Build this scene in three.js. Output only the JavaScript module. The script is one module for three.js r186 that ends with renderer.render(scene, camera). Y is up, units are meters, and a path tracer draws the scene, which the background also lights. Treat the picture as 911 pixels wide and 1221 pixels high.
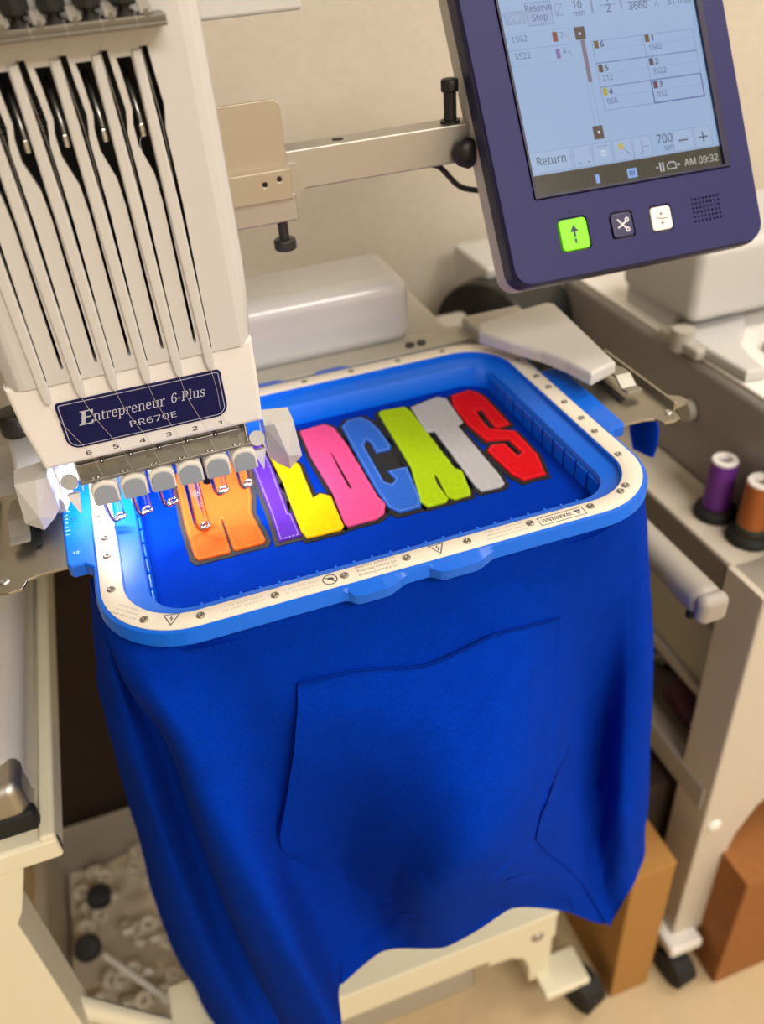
import * as THREE from 'three';
import { RoundedBoxGeometry } from 'three/addons/geometries/RoundedBoxGeometry.js';
import { ConvexGeometry } from 'three/addons/geometries/ConvexGeometry.js';
import { ImprovedNoise } from 'three/addons/math/ImprovedNoise.js';
import { RectAreaLightUniformsLib } from 'three/addons/lights/RectAreaLightUniformsLib.js';
import * as BGU from 'three/addons/utils/BufferGeometryUtils.js';

// ------------------------------------------------------------ camera, light, exposure
// metres; origin = centre of the embroidery hoop's top face; x along the hoop, y up, z towards the operator
const scene = new THREE.Scene();
const camera = new THREE.PerspectiveCamera(62.91, 911 / 1221, 0.02, 20);
camera.position.set(-0.12086, 0.32229, 0.49435);
camera.rotation.set(-0.63534, -0.27990, -0.08822, 'YXZ');
camera.focus = 0.50;
camera.userData.fStop = 4.8;
scene.add(camera);

const renderer = new THREE.WebGLRenderer({ antialias: true });
renderer.toneMapping = THREE.LinearToneMapping;
renderer.toneMappingExposure = 0.94;
renderer.shadowMap.enabled = true;
RectAreaLightUniformsLib.init();
scene.background = new THREE.Color(0x000000);

const FLOOR = -0.93, CEIL = 1.75, WX0 = -2.4, WX1 = 1.9, WZ0 = -0.62, WZ1 = 3.4;
const CEILING_LIGHTS = [[1.20, 0.30, 1.0, 0.6], [0.50, 2.15, 1.6, 0.9]];   // x, z, width, depth of each recessed light
const CEILING_POWER = [13, 19], CEILING_COLOUR = 0xfff7ef;
for (const [i, [x, z, w, d]] of CEILING_LIGHTS.entries()) {
  const l = new THREE.RectAreaLight(CEILING_COLOUR, CEILING_POWER[i], w, d);
  l.position.set(x, CEIL - 0.035, z); l.lookAt(x, -5, z); l.castShadow = true;
  l.name = 'ceiling_light_source'; scene.add(l);
}
const LED_POWER = 125;

// ------------------------------------------------------------ helpers
let seed = 1234567;
const rnd = () => { seed = (seed * 1664525 + 1013904223) >>> 0; return seed / 4294967296; };
const perlin = new ImprovedNoise();
const taken = {};
function numbered(n) { const k = taken[n] = (taken[n] ?? -1) + 1; return k ? n + '_' + String(k).padStart(3, '0') : n; }
const merge = (gs) => { gs = [gs].flat(); if (gs.length === 1) return gs[0]; return BGU.mergeGeometries(gs.map((g) => { const h = g.index ? g.toNonIndexed() : g; for (const k of Object.keys(h.attributes)) if (!['position', 'normal', 'uv'].includes(k)) h.deleteAttribute(k); if (!h.attributes.uv) h.setAttribute('uv', new THREE.BufferAttribute(new Float32Array(h.attributes.position.count * 2), 2)); return h; })); };
function part(name, g, m, parent, label) {
  const o = new THREE.Mesh(merge(g), m); o.name = parent ? name : numbered(name); o.castShadow = o.receiveShadow = true;
  if (label) o.userData.label = label;
  (parent ?? scene).add(o); return o;
}
function thing(name, label, category, pos = [0, 0, 0], turn = 0, group) {
  const o = new THREE.Group(); o.name = numbered(name); o.position.set(...pos); o.rotation.y = turn;
  o.userData = { label, category }; if (group) o.userData.group = group; scene.add(o); return o;
}
function single(name, g, m, label, category, group) { const o = part(name, g, m); o.userData = { label, category }; if (group) o.userData.group = group; return o; }
function struct(name, g, m) { const o = part(name, g, m); o.userData.kind = 'structure'; return o; }
const V3 = (a) => new THREE.Vector3(...a);
function box(x0, x1, y0, y1, z0, z1, r = 0) {
  const w = x1 - x0, h = y1 - y0, d = z1 - z0;
  const g = r ? new RoundedBoxGeometry(w, h, d, 4, Math.min(r, w / 2.01, h / 2.01, d / 2.01)) : new THREE.BoxGeometry(w, h, d);
  return g.translate((x0 + x1) / 2, (y0 + y1) / 2, (z0 + z1) / 2);
}
function cyl(a, b, r0, r1 = r0, n = 20) {
  const A = V3(a), B = V3(b), d = B.clone().sub(A), L = d.length();
  const g = new THREE.CylinderGeometry(r1, r0, L, n);
  g.applyQuaternion(new THREE.Quaternion().setFromUnitVectors(new THREE.Vector3(0, 1, 0), d.normalize()));
  return g.translate((A.x + B.x) / 2, (A.y + B.y) / 2, (A.z + B.z) / 2);
}
function tube(pts, r, n = 24, k = 8) { return new THREE.TubeGeometry(new THREE.CatmullRomCurve3(pts.map(V3), false, 'catmullrom', 0.5), n, r, k); }
function lathe(pts, n = 32) { return new THREE.LatheGeometry(pts.map(([r, y]) => new THREE.Vector2(Math.max(r, 1e-5), y)), n); }
const poly = (pts) => new THREE.Shape(pts.map(([x, y]) => new THREE.Vector2(x, y)));
// polygon in plan (x, z), extruded from y0 up to y1
function plan(pts, y0, y1, bev = 0, holes = []) {
  const s = poly(pts.map(([x, z]) => [x, -z]));
  for (const h of holes) s.holes.push(new THREE.Path(h.map(([x, z]) => new THREE.Vector2(x, -z))));
  return new THREE.ExtrudeGeometry(s, { depth: y1 - y0 - 2 * bev, bevelEnabled: bev > 0, bevelSize: bev, bevelThickness: bev, bevelOffset: -bev, bevelSegments: 3 }).rotateX(-Math.PI / 2).translate(0, y0 + bev, 0);
}
// polygon in elevation (x, y), extruded from z0 to z1
function elev(pts, z0, z1, bev = 0, holes = []) {
  const s = pts instanceof THREE.Shape ? pts : poly(pts);
  for (const h of holes) s.holes.push(h instanceof THREE.Path ? h : new THREE.Path(h.map(([x, y]) => new THREE.Vector2(x, y))));
  return new THREE.ExtrudeGeometry(s, { depth: z1 - z0 - 2 * bev, bevelEnabled: bev > 0, bevelSize: bev, bevelThickness: bev, bevelOffset: -bev, bevelSegments: 3, curveSegments: 16 }).translate(0, 0, z0 + bev);
}
function rrShape(x0, y0, x1, y1, r, S = THREE.Shape) {
  const s = new S(); const [a, b, c, d] = Array.isArray(r) ? r : [r, r, r, r];   // bottom left, bottom right, top right, top left
  s.moveTo(x0 + a, y0); s.lineTo(x1 - b, y0); s.absarc(x1 - b, y0 + b, b, -Math.PI / 2, 0); s.lineTo(x1, y1 - c); s.absarc(x1 - c, y1 - c, c, 0, Math.PI / 2);
  s.lineTo(x0 + d, y1); s.absarc(x0 + d, y1 - d, d, Math.PI / 2, Math.PI); s.lineTo(x0, y0 + a); s.absarc(x0 + a, y0 + a, a, Math.PI, Math.PI * 1.5); return s;
}
function rrPts(hx, hz, r, n = 14, straight = 16) {              // rounded rectangle path, with outward normals
  const out = [];
  const corners = [[hx - r, hz - r, 0], [-(hx - r), hz - r, 1], [-(hx - r), -(hz - r), 2], [hx - r, -(hz - r), 3]];
  corners.forEach(([cx, cz, q], i) => {
    for (let k = 0; k <= n; k++) { const a = (q + k / n) * Math.PI / 2; out.push([cx + r * Math.cos(a), cz + r * Math.sin(a), Math.cos(a), Math.sin(a)]); }
    const b = corners[(i + 1) % 4], a2 = (q + 1) * Math.PI / 2, nx = Math.cos(a2), nz = Math.sin(a2);
    for (let k = 1; k < straight; k++) { const t = k / straight; out.push([cx + r * nx + (b[0] - cx) * t, cz + r * nz + (b[1] - cz) * t, nx, nz]); }
  });
  return out;
}
// closed profile [offset outward, y] swept around a rounded rectangle; bump(x, z, offset, y) widens it
function sweep(hx, hz, r, profile, bump = () => 0, straight = 60) {
  const path = rrPts(hx, hz, r, 14, straight), P = [], I = [], U = [], np = profile.length;
  path.forEach(([x, z, nx, nz]) => profile.forEach(([o, y]) => { const q = o + bump(x, z, o, y); P.push(x + nx * q, y, z + nz * q); U.push(x, z); }));
  for (let i = 0; i < path.length; i++) for (let j = 0; j < np; j++) {
    const a = i * np + j, b = i * np + (j + 1) % np, c = ((i + 1) % path.length) * np + j, d = ((i + 1) % path.length) * np + (j + 1) % np;
    I.push(a, b, c, b, d, c);
  }
  const g = new THREE.BufferGeometry(); g.setAttribute('position', new THREE.Float32BufferAttribute(P, 3)); g.setAttribute('uv', new THREE.Float32BufferAttribute(U, 2)); g.setIndex(I);
  return BGU.toCreasedNormals(g, 0.6);
}
// smooth sheet through a lattice of points, with thickness
const cr = (a, b, c, d, u) => 0.5 * (2 * b + (c - a) * u + (2 * a - 5 * b + 4 * c - d) * u * u + (3 * b - a - 3 * c + d) * u * u * u);
function along(P, t) {
  const n = P.length, s = t * (n - 1), i = Math.min(Math.floor(s), n - 2), u = s - i, p1 = P[i], p2 = P[i + 1];
  const p0 = i > 0 ? P[i - 1] : p1.map((v, k) => 2 * v - p2[k]), p3 = i + 2 < n ? P[i + 2] : p2.map((v, k) => 2 * v - p1[k]);
  return [0, 1, 2].map((k) => cr(p0[k], p1[k], p2[k], p3[k], u));
}
function sheet(L, nu, nv, thick, wrinkle = 0, shape = null) {
  const N = (nu + 1) * (nv + 1), pos = [], nor = [];
  for (let i = 0; i <= nu; i++) {
    const row = L[0].map((_, j) => along(L.map((c) => c[j]), i / nu));
    for (let j = 0; j <= nv; j++) pos.push(along(row, j / nv));
  }
  const calc = () => { for (let i = 0; i <= nu; i++) for (let j = 0; j <= nv; j++) {
    const at = (a, b) => pos[Math.max(0, Math.min(nu, a)) * (nv + 1) + Math.max(0, Math.min(nv, b))];
    const du = V3(at(i + 1, j)).sub(V3(at(i - 1, j))), dv = V3(at(i, j + 1)).sub(V3(at(i, j - 1)));
    nor[i * (nv + 1) + j] = dv.cross(du).normalize();
  } };
  calc();
  if (wrinkle || shape) {
    pos.forEach((p, k) => { const i = Math.floor(k / (nv + 1)), j = k % (nv + 1); let d = shape ? shape(i / nu, j / nv, p) : 0;
      if (wrinkle) d += wrinkle * Math.min(1, j / nv * 5) * (perlin.noise(p[0] * 14 + 3, p[1] * 9, p[2] * 9) + 0.45 * perlin.noise(p[0] * 38, p[1] * 26 + 7, 1));
      const n = nor[k]; p[0] += n.x * d; p[1] += n.y * d; p[2] += n.z * d; });
    calc();
  }
  const P = [], U = [], I = []; let sv = 0;
  for (const s of [0, -1]) pos.forEach((p, k) => { const n = nor[k]; P.push(p[0] + n.x * s * thick, p[1] + n.y * s * thick, p[2] + n.z * s * thick); U.push(p[0] * 1 + p[2] * 0.7, p[1] - p[2] * 0.3); });
  const id = (i, j, s) => s * N + i * (nv + 1) + j;
  for (let i = 0; i < nu; i++) for (let j = 0; j < nv; j++) {
    I.push(id(i, j, 0), id(i, j + 1, 0), id(i + 1, j, 0), id(i, j + 1, 0), id(i + 1, j + 1, 0), id(i + 1, j, 0));
    I.push(id(i, j, 1), id(i + 1, j, 1), id(i, j + 1, 1), id(i, j + 1, 1), id(i + 1, j, 1), id(i + 1, j + 1, 1));
  }
  const rim = (a, b, c, d) => I.push(a, c, b, b, c, d);
  for (let i = 0; i < nu; i++) { rim(id(i, 0, 0), id(i + 1, 0, 0), id(i, 0, 1), id(i + 1, 0, 1)); rim(id(i + 1, nv, 0), id(i, nv, 0), id(i + 1, nv, 1), id(i, nv, 1)); }
  for (let j = 0; j < nv; j++) { rim(id(0, j + 1, 0), id(0, j, 0), id(0, j + 1, 1), id(0, j, 1)); rim(id(nu, j, 0), id(nu, j + 1, 0), id(nu, j, 1), id(nu, j + 1, 1)); }
  const g = new THREE.BufferGeometry(); g.setAttribute('position', new THREE.Float32BufferAttribute(P, 3)); g.setAttribute('uv', new THREE.Float32BufferAttribute(U, 2)); g.setIndex(I); g.computeVertexNormals();
  g.userData.pos = pos; g.userData.nor = nor; g.userData.nu = nu; g.userData.nv = nv;
  return g;
}

// ------------------------------------------------------------ textures and materials
function noiseTex(size, fn, repeat, colour) {
  const d = new Uint8Array(size * size * 4);
  for (let y = 0; y < size; y++) for (let x = 0; x < size; x++) { const c = fn(x / size, y / size, x, y), k = (y * size + x) * 4; for (let q = 0; q < 3; q++) d[k + q] = Math.max(0, Math.min(255, Array.isArray(c) ? c[q] : c)); d[k + 3] = 255; }
  const t = new THREE.DataTexture(d, size, size); t.wrapS = t.wrapT = THREE.RepeatWrapping; t.magFilter = THREE.LinearFilter; t.minFilter = THREE.LinearMipmapLinearFilter; t.generateMipmaps = true;
  if (colour) t.colorSpace = THREE.SRGBColorSpace; t.repeat.set(repeat, repeat); t.needsUpdate = true; return t;
}
const tile = (u, v, f, s) => {                                     // tiling noise
  const n = (a, b) => perlin.noise(a * f, b * f, s); const w = (t) => t * t * (3 - 2 * t);
  const a = w(u), b = w(v); return (n(u, v) * (1 - a) + n(u - 1, v) * a) * (1 - b) + (n(u, v - 1) * (1 - a) + n(u - 1, v - 1) * a) * b;
};
const canvasTex = (w, h, draw, colour = true) => { const c = document.createElement('canvas'); c.width = w; c.height = h; draw(c.getContext('2d'), w, h); const t = new THREE.CanvasTexture(c); if (colour) t.colorSpace = THREE.SRGBColorSpace; t.anisotropy = 8; return t; };
const fleeceBump = noiseTex(512, (u, v, x, y) => 128 + 46 * Math.sin(x * Math.PI / 4) * Math.cos(y * Math.PI / 4 + Math.sin(x * Math.PI / 4)) + (rnd() - 0.5) * 90 + 50 * tile(u, v, 24, 2), 12.5);
const fleeceTone = noiseTex(512, (u, v) => { const k = 1 + 0.05 * tile(u, v, 9, 4) + 0.06 * tile(u, v, 60, 8) + (rnd() - 0.5) * 0.24; return [232 * k, 236 * k, 236 * k]; }, 7, true);
const feltBump = noiseTex(256, (u, v) => 128 + (rnd() - 0.5) * 120 + 60 * tile(u, v, 30, 3), 40);
const feltTone = noiseTex(256, (u, v) => { const k = 1 + 0.05 * tile(u, v, 10, 5) + (rnd() - 0.5) * 0.09; return [240 * k, 240 * k, 240 * k]; }, 25, true);
const grain = noiseTex(256, () => 128 + (rnd() - 0.5) * 80, 60);
const brushed = noiseTex(256, (u, v, x, y) => 128 + 60 * perlin.noise(y * 0.9, x * 0.02, 2) + (rnd() - 0.5) * 30, 20);
const wallTone = noiseTex(512, (u, v) => { const k = 1 + 0.03 * tile(u, v, 5, 1) + 0.03 * tile(u, v, 40, 3) + (rnd() - 0.5) * 0.03; return [235 * k, 235 * k, 235 * k]; }, 1, true);
const cardTone = noiseTex(256, (u, v, x, y) => { const k = 1 + 0.06 * tile(u, v, 8, 1) + 0.04 * perlin.noise(x * 0.05, y * 0.9, 3) + (rnd() - 0.5) * 0.05; return [232 * k, 232 * k, 232 * k]; }, 3, true);
const S = (color, roughness = 0.5, metalness = 0, extra = {}) => new THREE.MeshStandardMaterial({ color, roughness, metalness, ...extra });
const M = {
  baseShaded: new THREE.MeshPhysicalMaterial({ color: 0x928c85, roughness: 0.4 }),  // side of the second machine, its shade painted into the colour
  wallDark: S(0x7d7668, 0.9, 0, { map: wallTone }),  // for the unseen left wall, darkened to cut bounce onto left-facing sides
  wall: S(0xe2d9c8, 0.9, 0, { map: wallTone }), ceiling: S(0xe9e4da, 0.95), floor: S(0xd8c096, 0.55, 0, { map: wallTone }),
  shell: new THREE.MeshPhysicalMaterial({ color: 0xc8c7c4, roughness: 0.3, clearcoat: 0.5, clearcoatRoughness: 0.12 }),
  cover: new THREE.MeshPhysicalMaterial({ color: 0xe6e3de, roughness: 0.36, clearcoat: 0.25, clearcoatRoughness: 0.2 }),
  matteShell: S(0xc6c3bc, 0.45), greyShell: S(0xb0aba0, 0.5), capGrey: S(0x8f979e, 0.5), capWhite: S(0xd8d3c8, 0.4),
  dark: S(0x0b0b0c, 0.6), darkMetal: S(0x3a3a38, 0.38, 0.6), black: S(0x0e0e0f, 0.45), rubber: S(0x111111, 0.7),
  chrome: S(0xd8d6d0, 0.12, 1), footSteel: S(0xa6a6a8, 0.2, 1), screwGrey: S(0x8f8d88, 0.4, 0.2), legGrey: S(0xa39d94, 0.45), guideSteel: S(0x8a877e, 0.3, 0.85), railSteel: S(0x77736a, 0.4, 0.85), clip: S(0x9b988e, 0.5, 0.8), lens: S(0xe6e6ea, 0.15, 0.2), steel: S(0xb9b6ae, 0.45, 1, { bumpMap: brushed, bumpScale: 0.00004 }), plate: S(0xa9a59a, 0.32, 1, { roughness: 0.34 }), zinc: S(0xb4aa96, 0.5, 0.7), bar: S(0xbab7b0, 0.45, 0.9, { bumpMap: brushed, bumpScale: 0.00003 }),
  lever: S(0xa8a7a2, 0.3, 0.9),
  navy: S(0x12154a, 0.4), panel: new THREE.MeshPhysicalMaterial({ color: 0x2a2a5c, roughness: 0.5, specularIntensity: 0.45, bumpMap: grain, bumpScale: 0.00003 }),
  panelEdge: S(0x15143a, 0.4),
  hoopBlue: new THREE.MeshPhysicalMaterial({ color: 0x0064dc, roughness: 0.36, specularIntensity: 0.7, clearcoat: 0.1, clearcoatRoughness: 0.3 }),
  fleece: new THREE.MeshPhysicalMaterial({ color: 0x0036b4, roughness: 1, specularIntensity: 0.1, map: fleeceTone, bumpMap: fleeceBump, bumpScale: 0.0005 }),
  clear: new THREE.MeshPhysicalMaterial({ color: 0xffffff, roughness: 0.08, transmission: 0.95, thickness: 0, ior: 1.45 }),
  totePlastic: new THREE.MeshPhysicalMaterial({ color: 0xe6e0d2, roughness: 0.35, transmission: 0.6, thickness: 0 }),
  stand: S(0xe6e1c6, 0.5), cart: S(0xccc4b4, 0.5), cartRailShaded: S(0x7d766d, 0.55), cartShade: S(0xa9a298, 0.55),  // the two darker cart tones have side-face shade mixed into the paint
  card: S(0xb98743, 0.85, 0, { map: cardTone }), cardDark: S(0xa56a32, 0.85, 0, { map: cardTone }),
  white: S(0xece9e2, 0.4), thread: S(0xc4c0b4, 0.6), threadYellow: S(0xd8c01c, 0.6),
};
const felt = (c) => new THREE.MeshPhysicalMaterial({ color: c, roughness: 0.95, specularIntensity: 0.25, map: feltTone, bumpMap: feltBump, bumpScale: 0.0003 });

// ------------------------------------------------------------ the room
const T = 0.1;
struct('floor', box(WX0 - T, WX1 + T, FLOOR - T, FLOOR, WZ0 - T, WZ1 + T), M.floor);
struct('wall_back', box(WX0 - T, WX1 + T, FLOOR, CEIL, WZ0 - T, WZ0), M.wall);
struct('wall_front', box(WX0 - T, WX1 + T, FLOOR, CEIL, WZ1, WZ1 + T), M.wall);
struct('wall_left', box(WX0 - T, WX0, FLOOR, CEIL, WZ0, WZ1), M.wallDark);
struct('wall_right', box(WX1, WX1 + T, FLOOR, CEIL, WZ0, WZ1), M.wall);
struct('ceiling', box(WX0 - T, WX1 + T, CEIL, CEIL + T, WZ0 - T, WZ1 + T), M.ceiling);
for (const [i, [x, z, w, d]] of CEILING_LIGHTS.entries()) {
  const t = thing('ceiling_light', i ? 'flat white ceiling light behind the operator' : 'flat white ceiling light above the right cart', 'light', [x, CEIL, z]);
  part('frame', box(-w / 2 - 0.03, w / 2 + 0.03, -0.02, 0, -d / 2 - 0.03, d / 2 + 0.03, 0.004), M.white, t);
  part('diffuser', box(-w / 2, w / 2, -0.026, -0.02, -d / 2, d / 2), S(0xffffff, 0.6, 0, { emissive: CEILING_COLOUR, emissiveIntensity: 0.9 }), t);
}

// ------------------------------------------------------------ the embroidery machine
const machine = thing('embroidery_machine', 'white six-needle embroidery machine with slotted head and navy touch panel', 'sewing machine');
{
  // head housing: C-shaped wall in plan, narrowing slightly at its lower right
  const q = (cx, cz, r, a0, a1) => Array.from({ length: 9 }, (_, k) => { const a = (a0 + (a1 - a0) * k / 8) * Math.PI / 180; return [cx + r * Math.cos(a), cz + r * Math.sin(a)]; });
  const C = [...q(-0.0655, 0.025, 0.011, 90, 0), [-0.0545, -0.14], [-0.198, -0.14], ...q(-0.187, 0.025, 0.011, 180, 90), [-0.187, 0.030], [-0.190, 0.02], [-0.190, -0.13], [-0.0625, -0.13], [-0.0625, 0.02], [-0.0655, 0.030]];
  const s = poly(C.map(([x, z]) => [x, -z]));
  const wallG = new THREE.ExtrudeGeometry(s, { depth: 0.245, steps: 30, bevelEnabled: false }).rotateX(-Math.PI / 2).translate(0, 0.1155, 0);
  const p = wallG.attributes.position;
  for (let i = 0; i < p.count; i++) { const y = p.getY(i), x = p.getX(i); if (x > -0.1) { const k = Math.max(0, 0.17 - y) / 0.055; p.setX(i, x - 0.0042 * k * k); } }
  wallG.computeVertexNormals();
  const holes = [];
  for (let i = 0; i < 6; i++) {
    const d = -0.0185 * i, sh = (a) => a.map(([x, y]) => [x + d, y]);
    holes.push(sh([[-0.0870, 0.2727], [-0.0832, 0.2727], [-0.0824, 0.262], [-0.0809, 0.2465], [-0.0817, 0.241], [-0.0826, 0.236], [-0.0822, 0.222], [-0.0818, 0.2], [-0.0824, 0.155], [-0.0824, 0.118], [-0.0840, 0.118], [-0.0846, 0.2], [-0.0858, 0.23], [-0.0868, 0.255]]));
    holes.push(sh([[-0.0986, 0.2692], [-0.0914, 0.2692], [-0.0908, 0.25], [-0.0903, 0.22], [-0.0903, 0.1235], [-0.0920, 0.1235], [-0.0918, 0.2023], [-0.0928, 0.2165], [-0.0950, 0.2232], [-0.0974, 0.2305], [-0.0976, 0.2405], [-0.0964, 0.247], [-0.0976, 0.262]]));
  }
  const face = elev([[-0.187, 0.1155], [-0.0655, 0.1155], [-0.0655, 0.3605], [-0.187, 0.3605]], 0.030, 0.036, 0, holes);
  part('head_housing', [BGU.toCreasedNormals(wallG, 0.5), face, box(-0.198, -0.0545, 0.3605, 0.364, -0.14, 0.036, 0.001)], M.shell, machine);
  part('head_interior', box(-0.189, -0.0635, 0.118, 0.355, -0.12, 0.004), M.dark, machine);
  // springs and pivots seen in the slots
  for (let i = 0; i < 6; i++) {
    const d = -0.0185 * i;
    const g = []; for (let k = 0; k < 8; k++) g.push(new THREE.TorusGeometry(0.0016, 0.0006, 6, 12).rotateX(Math.PI / 2).translate(-0.0835 + d, 0.256 - k * 0.0026, 0.022));
    if (i > 2) part('tension_spring', g, M.darkMetal, machine);
    part('guide_rib', elev([[-0.0911, 0.2716], [-0.0864, 0.2716], [-0.0849, 0.23], [-0.0837, 0.20], [-0.0829, 0.113], [-0.0834, 0.1070], [-0.0845, 0.1047], [-0.0856, 0.1042], [-0.0867, 0.1047], [-0.0878, 0.1070], [-0.0884, 0.113], [-0.0904, 0.21]].map(([x, y]) => [x + d, y]), 0.028, 0.0374, 0.0011), M.shell, machine);
    part('slot_backing', box(-0.0836 + d, -0.0820 + d, 0.1185, 0.156, 0.026, 0.0325), M.greyShell, machine);
    const lv = part('take_up_lever', [tube([[-0.0952 + d, 0.262, 0.012], [-0.0942 + d, 0.253, 0.021], [-0.0934 + d, 0.2445, 0.026], [-0.0931 + d, 0.2375, 0.0275]], 0.0016, 16, 8)], M.lever, machine);
    part('lever_eye', [box(-0.0950 + d, -0.0918 + d, 0.2325, 0.2395, 0.0255, 0.0305, 0.0012)], M.chrome, lv, 'bright lever tip');
  }
  // lower face cover with its number row and name plate
  const lowPts = [[-0.1985, 0.1175], [-0.1965, 0.090], [-0.1925, 0.0625], [-0.0605, 0.0625], [-0.0590, 0.085], [-0.0583, 0.1175]];
  const low = part('face_cover', elev(lowPts, -0.03, 0.0338, 0.0024), M.cover, machine);
  const plateTex = canvasTex(1024, 328, (c, w, h) => {
    c.fillStyle = '#090d46'; c.fillRect(0, 0, w, h); c.strokeStyle = '#b9b8c4'; c.lineWidth = 5;
    c.beginPath(); c.roundRect(18, 16, w - 36, h - 32, [12, 12, 62, 62]); c.stroke();
    c.fillStyle = '#b8b8c2'; c.textAlign = 'left';
    const fit = (t, x0, x1, y, font) => { c.save(); c.font = font; const k = (x1 - x0) / c.measureText(t).width; c.translate(x0, y); c.scale(k, 1); c.fillText(t, 0, 0); c.restore(); };
    fit('E', 100, 196, 176, 'italic bold 132px serif'); fit('ntrepreneur', 192, 640, 166, 'italic 92px serif'); fit('6-Plus', 676, 898, 160, 'italic 92px serif');
    fit('PR670E', 392, 700, 262, '58px sans-serif');
  });
  const ps = rrShape(-0.1757, 0.0727, -0.0803, 0.1032, [0.0075, 0.0075, 0.0025, 0.0025]);
  const pg = new THREE.ExtrudeGeometry(ps, { depth: 0.0010, bevelEnabled: true, bevelSize: 0.0003, bevelThickness: 0.0003, bevelOffset: -0.0003, bevelSegments: 2 }).translate(0, 0, 0.0335);
  { const pp = pg.attributes.position, u = pg.attributes.uv; for (let i = 0; i < pp.count; i++) u.setXY(i, (pp.getX(i) + 0.1757) / 0.0954, (pp.getY(i) - 0.0727) / 0.0305); }
  part('name_plate', pg, new THREE.MeshPhysicalMaterial({ map: plateTex, roughness: 0.55, specularIntensity: 0.5 }), low, 'navy name plate with silver lettering');
  for (let i = 0; i < 6; i++) {
    const n = 6 - i, tx = canvasTex(96, 64, (c) => { c.fillStyle = '#e6e3de'; c.fillRect(0, 0, 96, 64); c.fillStyle = '#4b4844'; c.textAlign = 'center'; c.save(); c.translate(48, 50); c.scale(1.7, 0.92); c.font = 'bold 48px sans-serif'; c.fillText(String(n), 0, 0); c.restore(); });
    part('number_mark', new THREE.BoxGeometry(0.0084, 0.0058, 0.0002).translate(-0.1658 + 0.0159 * i, 0.0682, 0.0339), S(0xffffff, 0.4, 0, { map: tx }), low);
  }
  // thread guide rail with tension knobs above the slots
  part('thread_rail', [box(-0.23, -0.0735, 0.2828, 0.2862, 0.034, 0.052, 0.0008), box(-0.23, -0.0735, 0.2812, 0.2832, 0.034, 0.0528, 0.0006)], M.railSteel, machine);
  for (let i = 0; i < 6; i++) {
    const x = -0.0905 - i * 0.0153;
    const k = part('tension_knob', [lathe([[0, 0.0], [0.0052, 0.0002], [0.0058, 0.0012], [0.0058, 0.0105], [0.0050, 0.0118], [0, 0.012]], 18).translate(x, 0.2900, 0.044), ...Array.from({ length: 18 }, (_, j) => { const a = j / 18 * 6.283; return box(-0.0004, 0.0004, 0, 0.0095, -0.0004, 0.0004).translate(x + 0.0058 * Math.cos(a), 0.2913, 0.044 + 0.0058 * Math.sin(a)); })], M.black, machine);
    part('tension_disc', [cyl([x, 0.2862, 0.044], [x, 0.2872, 0.044], 0.0066), cyl([x, 0.2872, 0.044], [x, 0.2882, 0.044], 0.0042), cyl([x, 0.2882, 0.044], [x, 0.2902, 0.044], 0.0026)], M.darkMetal, k);
    part('guide_tab', [new RoundedBoxGeometry(0.0062, 0.0068, 0.0008, 2, 0.0003).rotateX(-0.5).rotateY(0.25).translate(x + 0.0085, 0.2893, 0.0475), box(x + 0.0076, x + 0.0096, 0.2835, 0.2885, 0.0515, 0.0522)], M.railSteel, machine);
  }
  // needle bars: chrome guide under the cover, caps, presser feet and needles
  const guide = part('needle_guide', [box(-0.1765, -0.0700, 0.0555, 0.0615, 0.0000, 0.0230, 0.0006), box(-0.1765, -0.0700, 0.0470, 0.0560, 0.0060, 0.0250, 0.0008), box(-0.1765, -0.0700, 0.0455, 0.0480, 0.0060, 0.0320, 0.0005)], M.guideSteel, machine);
  for (let i = 0; i < 6; i++) { const x = -0.0770 - i * 0.0176; for (const k of [-1, 1]) part('guide_screw', [new THREE.SphereGeometry(0.0012, 12, 8).scale(1, 0.6, 1).translate(x - 0.002 + k * 0.0015, 0.0483, 0.0305), new THREE.SphereGeometry(0.0014, 12, 8).translate(x + 0.004, 0.0555, 0.0250)], M.chrome, guide); }
  for (const [x, k] of [[-0.1825, -1], [-0.0655, 1]]) {
    const b = part('end_screw', [cyl([x, 0.046, 0.0255], [x, 0.0482, 0.0285], 0.0050, 0.0050, 24), cyl([x, 0.040, 0.018], [x, 0.046, 0.0255], 0.0036)], M.screwGrey, machine);
    part('screw_slot', box(x - 0.0032, x + 0.0032, 0.0478, 0.0484, 0.0275, 0.0283), M.darkMetal, b);
    part('guide_bracket', [box(x - 0.0065, x - 0.0058, 0.040, 0.0615, 0.006, 0.029, 0.0003), box(x + 0.0058, x + 0.0065, 0.040, 0.0615, 0.006, 0.029, 0.0003), new ConvexGeometry([[-.004, .040, .030], [.004, .040, .030], [.003, .038, .024], [-.003, .038, .024], [.0015, .0255, .029], [.0005, .0255, .031]].map(([a, y, z]) => new THREE.Vector3(x + a, y, z)))], M.lens, machine);
  }
  const grow = (g) => g.scale(1.13, 1.12, 1);
  const capShape = () => { const s = new THREE.Shape(); s.moveTo(-0.0069, -0.0068); s.lineTo(0.0069, -0.0068); s.lineTo(0.0071, 0.0015); s.quadraticCurveTo(0.0069, 0.0058, 0, 0.0064); s.quadraticCurveTo(-0.0069, 0.0058, -0.0071, 0.0015); s.closePath(); return s; };
  const feetY = [0.0032, 0.0028, -0.0222, 0.0038, 0.0019, 0.0022];          // needle 1 (right) to needle 6
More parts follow.
